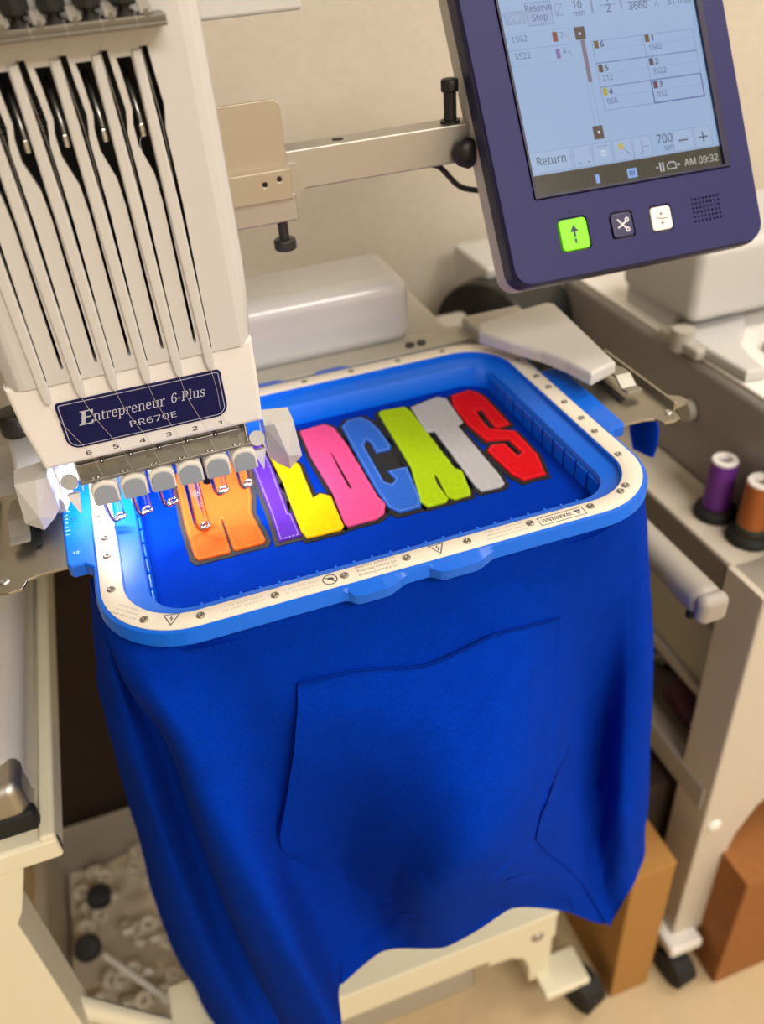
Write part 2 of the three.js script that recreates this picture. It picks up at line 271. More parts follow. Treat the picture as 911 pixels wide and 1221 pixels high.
  for (let i = 0; i < 6; i++) {
    const x = -0.0766 - i * 0.0174, yb = feetY[i], down = i === 2;
    const cap = part('needle_cap', grow(elev(capShape(), 0.012, 0.0325, 0.0012)).rotateX(-0.16).translate(x, 0.0345, 0.004), M.capWhite, machine);
    const inner = new THREE.Shape(); inner.moveTo(-0.0058, -0.0068); inner.lineTo(0.0058, -0.0068); inner.lineTo(0.0058, 0.0); inner.quadraticCurveTo(0.0050, 0.0040, 0, 0.0042); inner.quadraticCurveTo(-0.0050, 0.0040, -0.0058, 0.0); inner.closePath();
    part('cap_pad', grow(elev(inner, 0.0315, 0.0334, 0.0003)).rotateX(-0.16).translate(x, 0.0345, 0.004), M.capGrey, cap, 'grey front pad');
    part('presser_foot', [tube([[x - 0.0042, 0.040, 0.018], [x - 0.0044, yb + 0.018, 0.016], [x - 0.0038, yb + 0.004, 0.014], [x - 0.0012, yb + 0.0002, 0.013], [x + 0.0018, yb, 0.0100]], 0.0014, 26, 8),
      new THREE.TorusGeometry(0.0029, 0.0011, 8, 20).rotateX(Math.PI / 2).translate(x + 0.0022, yb, 0.0085), tube([[x + 0.004, 0.030, 0.012], [x + 0.0046, yb + 0.012, 0.010], [x + 0.0046, yb, 0.0085]], 0.0005, 12, 6)], M.footSteel, machine);
    part('needle', [cyl([x + 0.0022, 0.040, 0.0085], [x + 0.0022, yb + 0.014, 0.0085], 0.0011), cyl([x + 0.0022, yb + 0.014, 0.0085], [x + 0.0022, yb + (down ? -0.003 : 0.001), 0.0085], 0.0006, 0.00015, 10)], M.chrome, machine);
    if (down) part('needle_clamp', [cyl([x + 0.001, 0.036, 0.010], [x + 0.001, 0.006, 0.010], 0.0042, 0.0036, 16), cyl([x + 0.001, 0.006, 0.010], [x + 0.0016, -0.004, 0.010], 0.0024, 0.0016, 16)], M.clear, machine);
    if (i === 1) part('needle_bar', [cyl([x - 0.0075, 0.040, 0.012], [x - 0.0075, 0.019, 0.012], 0.0026), cyl([x - 0.0075, 0.019, 0.012], [x - 0.0075, 0.014, 0.012], 0.0034, 0.0028)], M.darkMetal, machine);
  }
  // faceted side handles
  const hull = (pts) => new ConvexGeometry(pts.map(V3));
  const wing = (s, x, y0) => { const g = hull([[x, 0.0565, 0.030], [x, 0.0565, 0.008], [x, 0.031, 0.026], [x, 0.034, 0.008], [x + s * 0.006, 0.0585, 0.034], [x + s * 0.0185, 0.0575, 0.032], [x + s * 0.0195, 0.0560, 0.012], [x + s * 0.0205, 0.031, 0.034], [x + s * 0.0195, 0.029, 0.014], [x + s * 0.0115, 0.0225, 0.033], [x + s * 0.0105, 0.0225, 0.016], [x + s * 0.004, 0.0275, 0.030], [x + s * 0.011, 0.036, 0.0385]]); g.computeVertexNormals(); return g; };
  part('side_handle', wing(1, -0.0598), M.shell, machine);
  part('side_handle', wing(-1, -0.1935).translate(0, -0.001, 0), M.shell, machine);
  // work lamp under the head
  for (const x of [-0.160, -0.078]) part('work_lamp', box(x - 0.016, x + 0.016, 0.0475, 0.0545, -0.026, -0.006, 0.001), S(0xffffff, 0.5, 0, { emissive: 0xf2f6ff, emissiveIntensity: 3 }), machine);
  for (const [x, k] of [[-0.160, 1], [-0.078, 0.6]]) { const l = new THREE.RectAreaLight(0xf0f4ff, LED_POWER * k, 0.03, 0.018); l.position.set(x, 0.0465, -0.016); l.lookAt(x, -1, -0.016 + 0.1); l.castShadow = true; l.name = 'work_lamp_source'; scene.add(l); }
  // arm, body, bed
  part('machine_arm', box(-0.192, -0.064, 0.125, 0.36, -0.46, -0.139, 0.012), M.matteShell, machine);
  part('machine_body', box(-0.192, -0.064, -0.2, 0.13, -0.46, -0.30, 0.01), M.matteShell, machine);
  part('cylinder_bed', [box(-0.155, -0.085, -0.085, -0.034, -0.30, 0.03, 0.02)], M.matteShell, machine);
  part('carriage_cover', box(-0.186, 0.1175, -0.014, 0.051, -0.262, -0.178, 0.016), M.shell, machine);
  part('carriage_base', box(-0.20, 0.16, -0.10, -0.012, -0.31, -0.19, 0.008), M.greyShell, machine);
  part('frame_beam', [box(-0.215, 0.205, -0.03, -0.010, -0.192, -0.148, 0.003), box(-0.215, 0.205, -0.010, -0.0075, -0.178, -0.152, 0.001)], S(0xb5b0a2, 0.5), machine);
  part('beam_screw', [cyl([0.108, -0.0085, -0.163], [0.108, -0.0055, -0.163], 0.004), cyl([0.119, -0.0085, -0.163], [0.119, -0.0055, -0.163], 0.004)], M.darkMetal, machine);
  const armPts = [[0.1500, -0.105], [0.1560, -0.1210], [0.2000, -0.1300], [0.2275, -0.1340], [0.2330, -0.128], [0.2205, -0.0080], [0.1935, 0.0020], [0.1880, -0.025], [0.1790, -0.0500], [0.1650, -0.0740]];
  const clipPts = (s) => [cyl([s * 0.2245, 0.0005, -0.034], [s * 0.2245, 0.0075, -0.030], 0.001), ...[0].map(() => { const g = new THREE.ExtrudeGeometry(poly([[-0.040, 0.004], [-0.012, 0.0105], [-0.004, 0.0105], [0.006, 0.004], [0.014, 0.0050], [0.0145, 0.0035], [0.006, 0.0022], [-0.005, 0.0085], [-0.012, 0.0085], [-0.040, 0.002]]), { depth: 0.0125, bevelEnabled: false }); return g.rotateY(-Math.PI / 2).translate(s > 0 ? 0.2315 : -0.219, 0, 0); })];
  for (const s of [1, -1]) {
    const pts = armPts.map(([x, z]) => [s * x, z]); if (s < 0) pts.reverse();
    part('frame_arm', plan(pts, 0.009, 0.021, 0.003), M.shell, machine);
    part('arm_bracket', [box(s > 0 ? 0.165 : -0.222, s > 0 ? 0.222 : -0.165, -0.022, 0.003, -0.178, -0.140, 0.002)], M.greyShell, machine);
    part('spring_clip', clipPts(s), M.clip, machine);
    part('clip_slot', plan([[0.2145, -0.034], [0.2185, -0.034], [0.2175, 0.0145], [0.2135, 0.0145]].map(([x, z]) => [s * x, z]).sort((a, b) => 0), -0.0012, -0.0005), M.dark, machine);
    part('base_leg', [box(s > 0 ? 0.257 : -0.33, s > 0 ? 0.287 : -0.277, s > 0 ? -0.188 : -0.205, -0.158, -0.46, s > 0 ? 0.090 : 0.050, 0.014)], s > 0 ? M.legGrey : M.shell, machine);
    part('leg_cap', [box(s > 0 ? 0.258 : -0.329, s > 0 ? 0.286 : -0.278, s > 0 ? -0.1875 : -0.2045, -0.159, s > 0 ? 0.080 : 0.030, s > 0 ? 0.096 : 0.066, 0.009)], s > 0 ? M.legGrey : M.steel, machine);
    part('rubber_ring', [box(s > 0 ? 0.2565 : -0.3315, s > 0 ? 0.2875 : -0.2755, s > 0 ? -0.1895 : -0.2065, s > 0 ? -0.180 : -0.186, s > 0 ? 0.075 : 0.056, s > 0 ? 0.083 : 0.0685, 0.004)], M.rubber, machine);
  }
  part('base_frame', [box(-0.33, 0.288, -0.205, -0.12, -0.46, -0.36, 0.01)], M.greyShell, machine);
  part('frame_knob', lathe([[0, 0], [0.011, 0], [0.012, 0.002], [0.012, 0.016], [0.010, 0.018], [0, 0.018]], 24).translate(-0.222, 0.021, -0.105), M.darkMetal, machine);
  part('spool_shelf', box(-0.19, 0.040, 0.262, 0.30, -0.34, -0.150, 0.003), M.shell, machine);
  // panel support: bracket, bar, clamp screws and cable
  part('panel_bracket', [elev(rrShape(-0.065, 0.176, 0.0005, 0.2222, [0.001, 0.001, 0.006, 0.001]), -0.083, -0.080, 0.0005), elev(rrShape(-0.065, 0.163, -0.0005, 0.1825, 0.001), -0.083, -0.069, 0.0008, [new THREE.Path().absarc(-0.0085, 0.1765, 0.0016, 0, 6.283), new THREE.Path().absarc(-0.0185, 0.1745, 0.0016, 0, 6.283)])], M.zinc, machine);
  part('bracket_hole', [cyl([-0.0085, 0.1765, -0.0705], [-0.0085, 0.1765, -0.0715], 0.0016), cyl([-0.0185, 0.1745, -0.0705], [-0.0185, 0.1745, -0.0715], 0.0016)], M.dark, machine);
  part('support_bar', [box(0.000, 0.150, 0.1645, 0.1900, -0.104, -0.082, 0.0012), box(-0.06, 0.002, 0.1475, 0.1655, -0.102, -0.073, 0.0012)], M.bar, machine);
  part('bar_end', cyl([0.002, 0.172, -0.0825], [0.002, 0.172, -0.0795], 0.0105, 0.0105, 28), M.bar, machine);
  part('bar_hole', cyl([0.040, 0.1899, -0.093], [0.040, 0.1903, -0.093], 0.004), M.dark, machine);
  part('clamp_screw', [cyl([-0.008, 0.150, -0.082], [-0.008, 0.132, -0.082], 0.0036), lathe([[0, 0], [0.0068, 0], [0.0078, 0.001], [0.0078, 0.0065], [0.0068, 0.0075], [0, 0.0075]], 24).translate(-0.008, 0.1265, -0.082)], M.darkMetal, machine);
  part('clamp_screw', [cyl([0.1215, 0.189, -0.090], [0.1215, 0.212, -0.090], 0.0045), lathe([[0, 0], [0.006, 0], [0.0065, 0.001], [0.0065, 0.007], [0.005, 0.008], [0, 0.008]], 8).translate(0.1215, 0.210, -0.090), cyl([0.1215, 0.1895, -0.090], [0.1215, 0.192, -0.090], 0.007)], M.black, machine);
  part('clamp_screw', [lathe([[0, 0], [0.0085, 0.0], [0.0105, 0.003], [0.0105, 0.008], [0.006, 0.012], [0, 0.0125]], 8).rotateX(Math.PI / 2).translate(0.128, 0.172, -0.082)], M.black, machine);
  part('panel_cable', tube([[0.105, 0.164, -0.095], [0.115, 0.160, -0.095], [0.128, 0.146, -0.095], [0.139, 0.141, -0.094], [0.155, 0.139, -0.09], [0.18, 0.14, -0.088]], 0.0021, 40, 10), M.darkMetal, machine);

  // touch panel, in its own tilted frame: u right, v up, w out; origin at the lower left of the screen
  const panel = new THREE.Group(); panel.name = 'control_panel'; panel.userData.label = 'tilted navy control panel with lit touch screen';
  panel.matrixAutoUpdate = false;
  panel.matrix.set(0.99985, 0.00395, 0.01700, 0.1572, -0.01214, 0.85734, 0.51460, 0.1468, -0.01254, -0.51473, 0.85726, -0.0300, 0, 0, 0, 1);
  panel.matrix.decompose(panel.position, panel.quaternion, panel.scale); panel.matrixAutoUpdate = true; machine.add(panel);
  const LW = 0.1518, LH = 0.205;
  const faceS = rrShape(-0.0265, -0.0560, 0.1745, 0.245, [0.012, 0.014, 0.012, 0.012]); const winP = rrShape(-0.0016, -0.0016, LW + 0.0052, LH, 0.0015, THREE.Path);
  const btnHoles = [[0.0227, -0.0283, 0.0105], [0.0607, -0.0281, 0.0082], [0.0922, -0.0285, 0.0082]];
  const holesP = [winP, ...btnHoles.map(([u, v, h]) => rrShape(u - h - 0.0012, v - h - 0.0012, u + h + 0.0012, v + h + 0.0012, 0.0032, THREE.Path))];
  const spk = []; for (let a = 0; a < 8; a++) for (let b = 0; b < 6; b++) spk.push([0.1197 + a * 0.0031, -0.0352 + b * 0.0031]);
  for (const [u, v] of spk) { const h = new THREE.Path(); h.absarc(u, v, 0.00072, 0, 6.283); holesP.push(h); }
  const fg = elev(faceS, -0.014, 0.0036, 0.0028, []); fg.dispose();
  for (const h of holesP) faceS.holes.push(h);
  const fg2 = new THREE.ExtrudeGeometry(faceS, { depth: 0.0040, bevelEnabled: true, bevelSize: 0.0004, bevelThickness: 0.0004, bevelOffset: -0.0004, bevelSegments: 2, curveSegments: 10 }).translate(0, 0, -0.0010);
  part('bezel', fg2, M.panel, panel);
  part('bezel_rim', elev(rrShape(-0.0278, -0.0575, 0.1758, 0.246, [0.013, 0.015, 0.012, 0.012]), -0.014, 0.0012, 0.0026), M.panelEdge, panel, 'dark navy side of the panel');
  part('back_shell', elev(rrShape(-0.0245, -0.0555, 0.1725, 0.243, [0.012, 0.014, 0.012, 0.012]), -0.036, -0.012, 0.005), M.matteShell, panel, 'off white rear housing');
  part('screen_surround', (() => { const s = rrShape(-0.0012, -0.0012, LW + 0.0048, LH, 0.001); s.holes.push(rrShape(0.0006, 0.0006, LW - 0.0002, LH - 0.004, 0.0006, THREE.Path)); return elev(s, 0.0005, 0.0046, 0.0004); })(), M.panelEdge, panel);
  const scrTex = canvasTex(1024, 1384, (c, w, h) => {
    const K = w / LW, X = (u) => u * K, Y = (v) => h - v * K;
    const R = (u0, v0, u1, v1, f, s, lw = 2) => { if (f) { c.fillStyle = f; c.fillRect(X(u0), Y(v1), X(u1) - X(u0), Y(v0) - Y(v1)); } if (s) { c.strokeStyle = s; c.lineWidth = lw; c.strokeRect(X(u0), Y(v1), X(u1) - X(u0), Y(v0) - Y(v1)); } };
    const Tx = (t, u, v, px, f = '#4b5f86', al = 'left', b = '') => { c.fillStyle = f; c.font = b + px + 'px sans-serif'; c.textAlign = al; c.fillText(t, X(u), Y(v)); };
    const L = (pts, s, lw = 3) => { c.strokeStyle = s; c.lineWidth = lw; c.beginPath(); pts.forEach(([u, v], i) => i ? c.lineTo(X(u), Y(v)) : c.moveTo(X(u), Y(v))); c.stroke(); };
    c.fillStyle = '#9db7dc'; c.fillRect(0, 0, w, h);
    R(0, 0, LW, 0.0146, '#454236'); 
    R(0.0013, 0.0160, 0.0325, 0.0298, '#a3bbdd', '#8296bb'); Tx('Return', 0.0058, 0.0208, 52, '#42506e');
    for (const [a, b] of [[0.0345, 0.0487], [0.0502, 0.0645], [0.0660, 0.0810], [0.0822, 0.0966]]) R(a, 0.0156, b, 0.0296, '#a3bbdd', '#7f93b8');
    for (const u of [0.038, 0.045]) R(u, 0.0178, u + 0.001, 0.0188, '#42506e');
    L([[0.054, 0.0272], [0.0625, 0.0272]], '#6f84aa'); R(0.0562, 0.0205, 0.0600, 0.0245, '#c6d6ee'); L([[0.0572, 0.0222], [0.059, 0.0222]], '#42506e');
    R(0.070, 0.023, 0.0745, 0.027, '#c0b46a'); L([[0.0745, 0.0232], [0.079, 0.0180]], '#7387ad', 4);
    L([[0.086, 0.018], [0.089, 0.018], [0.089, 0.027]], '#6f84aa', 4); L([[0.090, 0.0225], [0.0945, 0.0225]], '#6f84aa', 3);
    Tx('700', 0.1010, 0.0228, 56, '#42506e'); Tx('spm', 0.1062, 0.0178, 34, '#56688e');
    for (const [a, b] of [[0.1146, 0.1312], [0.1325, 0.1465]]) R(a, 0.0156, b, 0.0297, '#a3bbdd', '#7f93b8');
    L([[0.1190, 0.0226], [0.1268, 0.0226]], '#3e434c', 6); L([[0.1358, 0.0226], [0.1434, 0.0226]], '#3e434c', 6); L([[0.1396, 0.0190], [0.1396, 0.0264]], '#3e434c', 6);
    // grid of six needle boxes
    const gx = [0.0652, 0.1056, 0.1468], gy = [0.0505, 0.0662, 0.0822, 0.0970];
    for (const x of [0, 1]) for (const y of [0, 1, 2]) { R(gx[x], gy[y], gx[x + 1], gy[y + 1], null, '#7c92bd', 3); L([[gx[x] + (x ? 0.008 : 0.007), gy[y] + 0.0085], [gx[x + 1], gy[y] + 0.0085]], '#8ba0c8', 2); }
    R(gx[1], gy[0], gx[2], gy[1], null, '#3d4a96', 5); L([[gx[0], gy[1]], [gx[2], gy[1]]], '#6076ab', 4); L([[gx[0], gy[2]], [gx[2], gy[2]]], '#6076ab', 4);
    const cell = (x, y, n, code, col) => { R(gx[x] + 0.0014, gy[y] + 0.0098, gx[x] + 0.0048, gy[y] + 0.0148, col); Tx(n, gx[x] + 0.0060, gy[y] + 0.0102, 38, '#3d4a6e', 'left', 'bold '); Tx(code, gx[x] + 0.0030, gy[y] + 0.0040, 34, '#4b5a88'); };
    cell(0, 2, '6', '', '#6f5b3c'); cell(0, 1, '5', '212', '#5e4a42'); cell(0, 0, '4', '058', '#b2a634'); cell(1, 2, '1', '1502', '#6a5040'); cell(1, 1, '2', '3522', '#4e4c66'); cell(1, 0, '3', '032', '#6b3a52');
    // scroll bar
    R(0.0536, 0.0992, 0.0615, 0.1076, '#5b4d46'); R(0.0568, 0.0704, 0.0600, 0.0990, '#7d7588'); R(0.0532, 0.0322, 0.0610, 0.0412, '#5b4d46'); L([[0.0556, 0.0412], [0.0556, 0.0704]], '#8499bf', 2); L([[0.0592, 0.0412], [0.0592, 0.0704]], '#8499bf', 2);
    c.fillStyle = '#d5dcec'; for (const [v, s] of [[0.1034, 1], [0.0367, -1]]) { c.beginPath(); c.moveTo(X(0.0575), Y(v + s * 0.0012)); c.lineTo(X(0.0562), Y(v - s * 0.0010)); c.lineTo(X(0.0588), Y(v - s * 0.0010)); c.fill(); }
    // left list
    Tx('1502', 0.0055, 0.1022, 38, '#5b6d95'); Tx('3522', 0.0055, 0.0912, 38, '#5b6d95'); R(0.0366, 0.0998, 0.0402, 0.1062, '#8a4a40'); R(0.0367, 0.0887, 0.0398, 0.0950, '#7d6fa8'); Tx('7', 0.0420, 0.1016, 38, '#5f83c0'); Tx('4', 0.0420, 0.0914, 34, '#6a70a8');
    L([[0.0455, 0.1022], [0.0465, 0.1036], [0.049, 0.1004]], '#a9a489', 3); L([[0.0455, 0.0915], [0.047, 0.0925], [0.049, 0.0892]], '#8292b2', 3);
    L([[0.002, 0.0972], [0.051, 0.0972]], '#879cc6', 3); L([[0.002, 0.0868], [0.046, 0.0868]], '#8fa5cd', 2); L([[0.003, 0.108], [0.05, 0.108]], '#8fa5cd', 2);
    // top row
    R(0.0040, 0.1140, 0.0188, 0.1220, '#95aace', '#788cb3'); L([[0.008, 0.1165], [0.0105, 0.119], [0.013, 0.1165], [0.015, 0.1195]], '#bccbe4', 3);
    R(0.0204, 0.1117, 0.0396, 0.1266, '#98aed4', '#687ca6'); Tx('Reserve', 0.0300, 0.1208, 40, '#55658c', 'center'); Tx('Stop', 0.0300, 0.1146, 40, '#55658c', 'center');
    L([[0.0425, 0.1165], [0.0425, 0.124], [0.048, 0.124], [0.0425, 0.1165], [0.048, 0.1165]], '#8094ba', 4); Tx('10', 0.0556, 0.1196, 46, '#42506e'); Tx('min', 0.0552, 0.1146, 36, '#55658c');
    R(0.0695, 0.1155, 0.0712, 0.124, '#8094ba'); L([[0.0770, 0.1198], [0.089, 0.1198]], '#6a7da6', 3); Tx('1', 0.083, 0.1216, 44, '#42506e', 'center'); Tx('2', 0.083, 0.1150, 48, '#42506e', 'center');
    R(0.0925, 0.1160, 0.0938, 0.1235, '#8094ba'); L([[0.098, 0.1198], [0.117, 0.1198]], '#6a7da6', 3); Tx('3660', 0.0985, 0.1146, 48, '#42506e'); Tx('0', 0.1080, 0.1216, 44, '#42506e', 'center'); L([[0.1195, 0.1150], [0.121, 0.118], [0.1225, 0.115]], '#8094ba', 4); Tx('51 min', 0.1300, 0.1152, 42, '#4f5f86'); Tx('0 min', 0.1315, 0.1216, 42, '#4f5f86');
    // status bar
    R(0.0482, 0.0030, 0.0512, 0.0090, '#8fb2ee'); R(0.0735, 0.0028, 0.0812, 0.0092, '#8fb2ee', '#6a86c0'); for (const u of [0.0752, 0.0768, 0.0784]) R(u, 0.0044, u + 0.0008, 0.0078, '#3a4a70');
    c.fillStyle = '#d9dbe0'; L([[0.0970, 0.0066], [0.0985, 0.0066]], '#d9dbe0', 7); L([[0.1005, 0.0035], [0.1005, 0.0098]], '#d9dbe0', 7); L([[0.1028, 0.0035], [0.1028, 0.0098]], '#d9dbe0', 7); L([[0.1062, 0.0045], [0.1062, 0.0075], [0.1080, 0.0090], [0.1118, 0.0090], [0.1132, 0.0075], [0.1132, 0.0045], [0.1062, 0.0045]], '#d9dbe0', 4); L([[0.1142, 0.0066], [0.1165, 0.0066]], '#d9dbe0', 7);
    Tx('AM 09:32', 0.1205, 0.0046, 46, '#c9c7c0');
  });
  const sg = new THREE.PlaneGeometry(LW, LH).translate(LW / 2, LH / 2, 0.0018);
  part('screen', sg, new THREE.MeshStandardMaterial({ color: 0x0a0a0c, roughness: 0.22, emissive: 0xffffff, emissiveMap: scrTex, emissiveIntensity: 0.92 }), panel, 'lit blue touch screen');
  const icon = (fill, fg, draw) => canvasTex(128, 128, (c) => { c.fillStyle = fill; c.fillRect(0, 0, 128, 128); c.strokeStyle = c.fillStyle = fg; c.lineWidth = 9; c.lineCap = 'round'; draw(c); });
  const ln = (c, ...p) => { c.beginPath(); p.forEach(([x, y], i) => i ? c.lineTo(x, y) : c.moveTo(x, y)); c.stroke(); };
  const icons = [
    ['#78e00c', '#0d1a3c', (c) => { c.beginPath(); c.moveTo(64, 26); c.lineTo(84, 54); c.lineTo(44, 54); c.fill(); c.lineWidth = 10; ln(c, [64, 50], [64, 72]); ln(c, [64, 86], [64, 98]); }],
    ['#23234e', '#d8d8dc', (c) => { ln(c, [38, 34], [84, 86]); ln(c, [36, 76], [92, 46]); c.lineWidth = 7; for (const [x, y] of [[90, 92], [94, 40]]) { c.beginPath(); c.arc(x, y, 10, 0, 7); c.stroke(); } }],
    ['#e6e4e2', '#4c4a52', (c) => { c.lineWidth = 5; ln(c, [30, 56], [60, 66], [98, 66]); ln(c, [64, 30], [64, 48]); ln(c, [64, 80], [64, 100]); c.lineWidth = 7; ln(c, [58, 40], [70, 40]); ln(c, [58, 90], [70, 90]); }]];
  const mats = icons.map(([f, g, d], i) => { const t = icon(f, g, d); return i === 0 ? new THREE.MeshStandardMaterial({ map: t, roughness: 0.4, emissive: 0xffffff, emissiveMap: t, emissiveIntensity: 0.3 }) : new THREE.MeshStandardMaterial({ map: t, roughness: 0.4 }); });
  btnHoles.forEach(([u, v, h], i) => {
    const g = elev(rrShape(u - h, v - h, u + h, v + h, 0.0028), -0.001, 0.0042, 0.0008), pp = g.attributes.position, uv = g.attributes.uv;
    for (let k = 0; k < pp.count; k++) uv.setXY(k, (pp.getX(k) - u) / (2 * h) + 0.5, (pp.getY(k) - v) / (2 * h) + 0.5);
    part('button', g, mats[i], panel, ['glowing green start button with arrow', 'navy thread cutter button with scissors', 'white needle threading button'][i]);
  });
  part('indicator_lamp', cyl([0.0237, -0.0125, 0.003], [0.0237, -0.0125, 0.0038], 0.0009), M.dark, panel);
  // threads running from the tension knobs through the slots to the needles
  for (let i = 0; i < 6; i++) {
    const d = -0.0185 * i, xk = -0.0905 - i * 0.0153 + 0.0035;
    part('thread', tube([[xk, 0.2880, 0.0530], [xk + 0.0003, 0.2805, 0.0540], [-0.0862 + d, 0.2725, 0.0375], [-0.0849 + d, 0.2560, 0.0364], [-0.0836 + d, 0.236, 0.034], [-0.0838 + d, 0.20, 0.032]], 0.00010, 40, 5), M.thread, machine);
    if (i === 0) part('thread', tube([[-0.0936, 0.2350, 0.031], [-0.0962, 0.2300, 0.030], [-0.0955, 0.2230, 0.032], [-0.0930, 0.214, 0.032], [-0.0910, 0.208, 0.030]], 0.00014, 24, 5), M.thread, machine);
    const xn = -0.0766 - i * 0.0174;
    part('thread', tube([[-0.0872 + d + (0.114) * 0.022 * 0.6, 0.1055, 0.0385], [-0.0845 + d * 0.97, 0.090, 0.0352], [xn - 0.0076 * (i === 0 ? 1 : 0.4), 0.072, 0.0352], [xn, 0.0625, 0.0350], [xn, 0.054, 0.0300], [xn + 0.002, 0.047, 0.031]], 0.00012, 30, 5), M.thread, machine);
  }
}

// ------------------------------------------------------------ the magnetic hoop
const hoop = thing('embroidery_hoop', 'bright blue rectangular magnetic hoop with white printed top strip clamping the sweatshirt', 'hoop');
{
  const bumpF = (x, z, o, y) => {
    if (o < 0.002 || y > -0.0015 || Math.abs(z) < 0.1) return 0;
    let k = 0; for (const [a, b, c, d] of [[-0.0435, -0.0385, -0.0190, -0.0065], [0.0085, 0.0160, 0.0385, 0.0500]]) { const t = Math.min((x - a) / (b - a), (d - x) / (d - c)); k = Math.max(k, Math.min(1, Math.max(0, t))); }
    return (z < 0 ? 0.0105 : 0.0062) * k * Math.min(1, (-y - 0.0015) / 0.002);
  };
  const HX = 0.18, HZ = 0.13192, R = 0.052;
  part('frame', sweep(HX, HZ, R, [[-0.0143, -0.0300], [-0.0141, -0.0088], [-0.0136, -0.0084], [-0.0128, -0.0082], [-0.0155 + 0.0016, -0.0046], [-0.0139, -0.0012], [-0.0130, -0.0008], [0.0014, -0.0008], [0.0024, -0.0012], [0.0030, -0.0022], [0.0036, -0.0036], [0.0036, -0.0098], [0.0028, -0.0108], [-0.002, -0.0112], [-0.018, -0.0130], [-0.018, -0.0300]].map(([o, y], i) => i < 4 ? [[-0.0272, -0.0300], [-0.0270, -0.0094], [-0.0264, -0.0085], [-0.0254, -0.0083]][i] : [o, y]), bumpF, 90), M.hoopBlue, hoop);
  // printed white strip: uv in plan
  const labelTex = canvasTex(2048, 1504, (c, w, h) => {
    const K = w / 0.364, X = (x) => (x + 0.182) * K, Z = (z) => (z + 0.1337) * K;
    c.fillStyle = '#e4dccb'; c.fillRect(0, 0, w, h);
    const up = (x, z, rot, f) => { c.save(); c.translate(X(x), Z(z)); c.rotate(rot); f(); c.restore(); };
    const lines = (n, len, px, words, col) => { c.fillStyle = col; c.font = px + 'px sans-serif'; c.textAlign = 'center'; for (let i = 0; i < n; i++) c.fillText(words[i % words.length], 0, (i - (n - 1) / 2) * px * 1.25 + px * 0.35, len * K); };
    const scrib = (n, len, px, col) => { c.strokeStyle = col; c.lineWidth = 1.6; for (let i = 0; i < n; i++) { let x = -len * K / 2 * (0.82 + 0.18 * rnd()); const e = -x, y = (i - (n - 1) / 2) * px * 1.35; while (x < e) { const ww = 4 + rnd() * 4; c.beginPath(); c.moveTo(x, y - px * 0.3 * rnd()); c.lineTo(x + ww * 0.4, y + px * 0.3); c.lineTo(x + ww * 0.8, y - px * 0.25); c.stroke(); x += ww + (rnd() < 0.18 ? 7 : 1); } } };
    up(0.1021, 0.1256, Math.PI, () => { c.strokeStyle = '#3a3a3e'; c.lineWidth = 3; c.strokeRect(-0.0156 * K, -0.0038 * K, 0.0312 * K, 0.0076 * K); c.fillStyle = '#4c4c50'; c.font = 'bold 26px sans-serif'; c.textAlign = 'left'; c.fillText('WARNING', -0.0068 * K, 10, 0.0205 * K); c.beginPath(); c.moveTo(-0.0112 * K, -15); c.lineTo(-0.0138 * K, 12); c.lineTo(-0.0086 * K, 12); c.fill(); c.fillStyle = '#e4dccb'; c.fillRect(-0.0112 * K - 1.5, -4, 3, 9); });
    for (const x of [0.0188, -0.1430]) up(x, x > 0 ? 0.1234 : 0.1206, Math.PI + (x > 0 ? 0 : 0.2), () => { c.strokeStyle = '#55555a'; c.lineWidth = 4; c.beginPath(); c.moveTo(0, -0.0052 * K); c.lineTo(-0.0046 * K, 0.0036 * K); c.lineTo(0.0046 * K, 0.0036 * K); c.closePath(); c.stroke(); c.lineWidth = 4; c.beginPath(); c.moveTo(2, -12); c.lineTo(-3, 2); c.lineTo(3, 2); c.lineTo(-2, 15); c.stroke(); });
    up(-0.0500, 0.1246, Math.PI, () => { c.strokeStyle = '#4a4a4e'; c.lineWidth = 4; c.beginPath(); c.ellipse(0, 0, 0.0042 * K, 0.0042 * K, 0, 0, 7); c.stroke(); c.fillStyle = '#3c3c40'; c.beginPath(); c.ellipse(-3, 3, 12, 7, 0.4, 0, 7); c.fill(); c.lineWidth = 4; c.beginPath(); c.moveTo(-16, -16); c.lineTo(16, 16); c.stroke(); });
    up(-0.0208, 0.1246, Math.PI, () => lines(3, 0.026, 17, ['US Patent Pending', 'US Patent Pending', 'US Patent Pending'], '#77756f'));
    up(0.0638, 0.1248, Math.PI, () => scrib(3, 0.030, 14, '#a8a49a'));
    up(-0.1020, 0.1246, Math.PI, () => scrib(2, 0.026, 14, '#b5b3ae')); up(-0.0673, 0.1246, Math.PI, () => scrib(2, 0.022, 14, '#bdbbb6'));
    up(-0.1668, 0.1040, Math.PI + 0.75, () => scrib(3, 0.019, 14, '#a5a5a8'));
  });
  const strip = sweep(HX, HZ, R, [[-0.0131, -0.0010], [-0.0131, -0.0002], [-0.0127, 0], [-0.0004, 0], [0, -0.0002], [0, -0.0010]]);
  { const pp = strip.attributes.position, u = strip.attributes.uv; for (let i = 0; i < pp.count; i++) u.setXY(i, (pp.getX(i) + 0.182) / 0.364, 1 - (pp.getZ(i) + 0.1337) / 0.2673); }
  const st = part('label_strip', strip, S(0xffffff, 0.42, 0, { map: labelTex }), hoop, 'white strip printed with warnings');
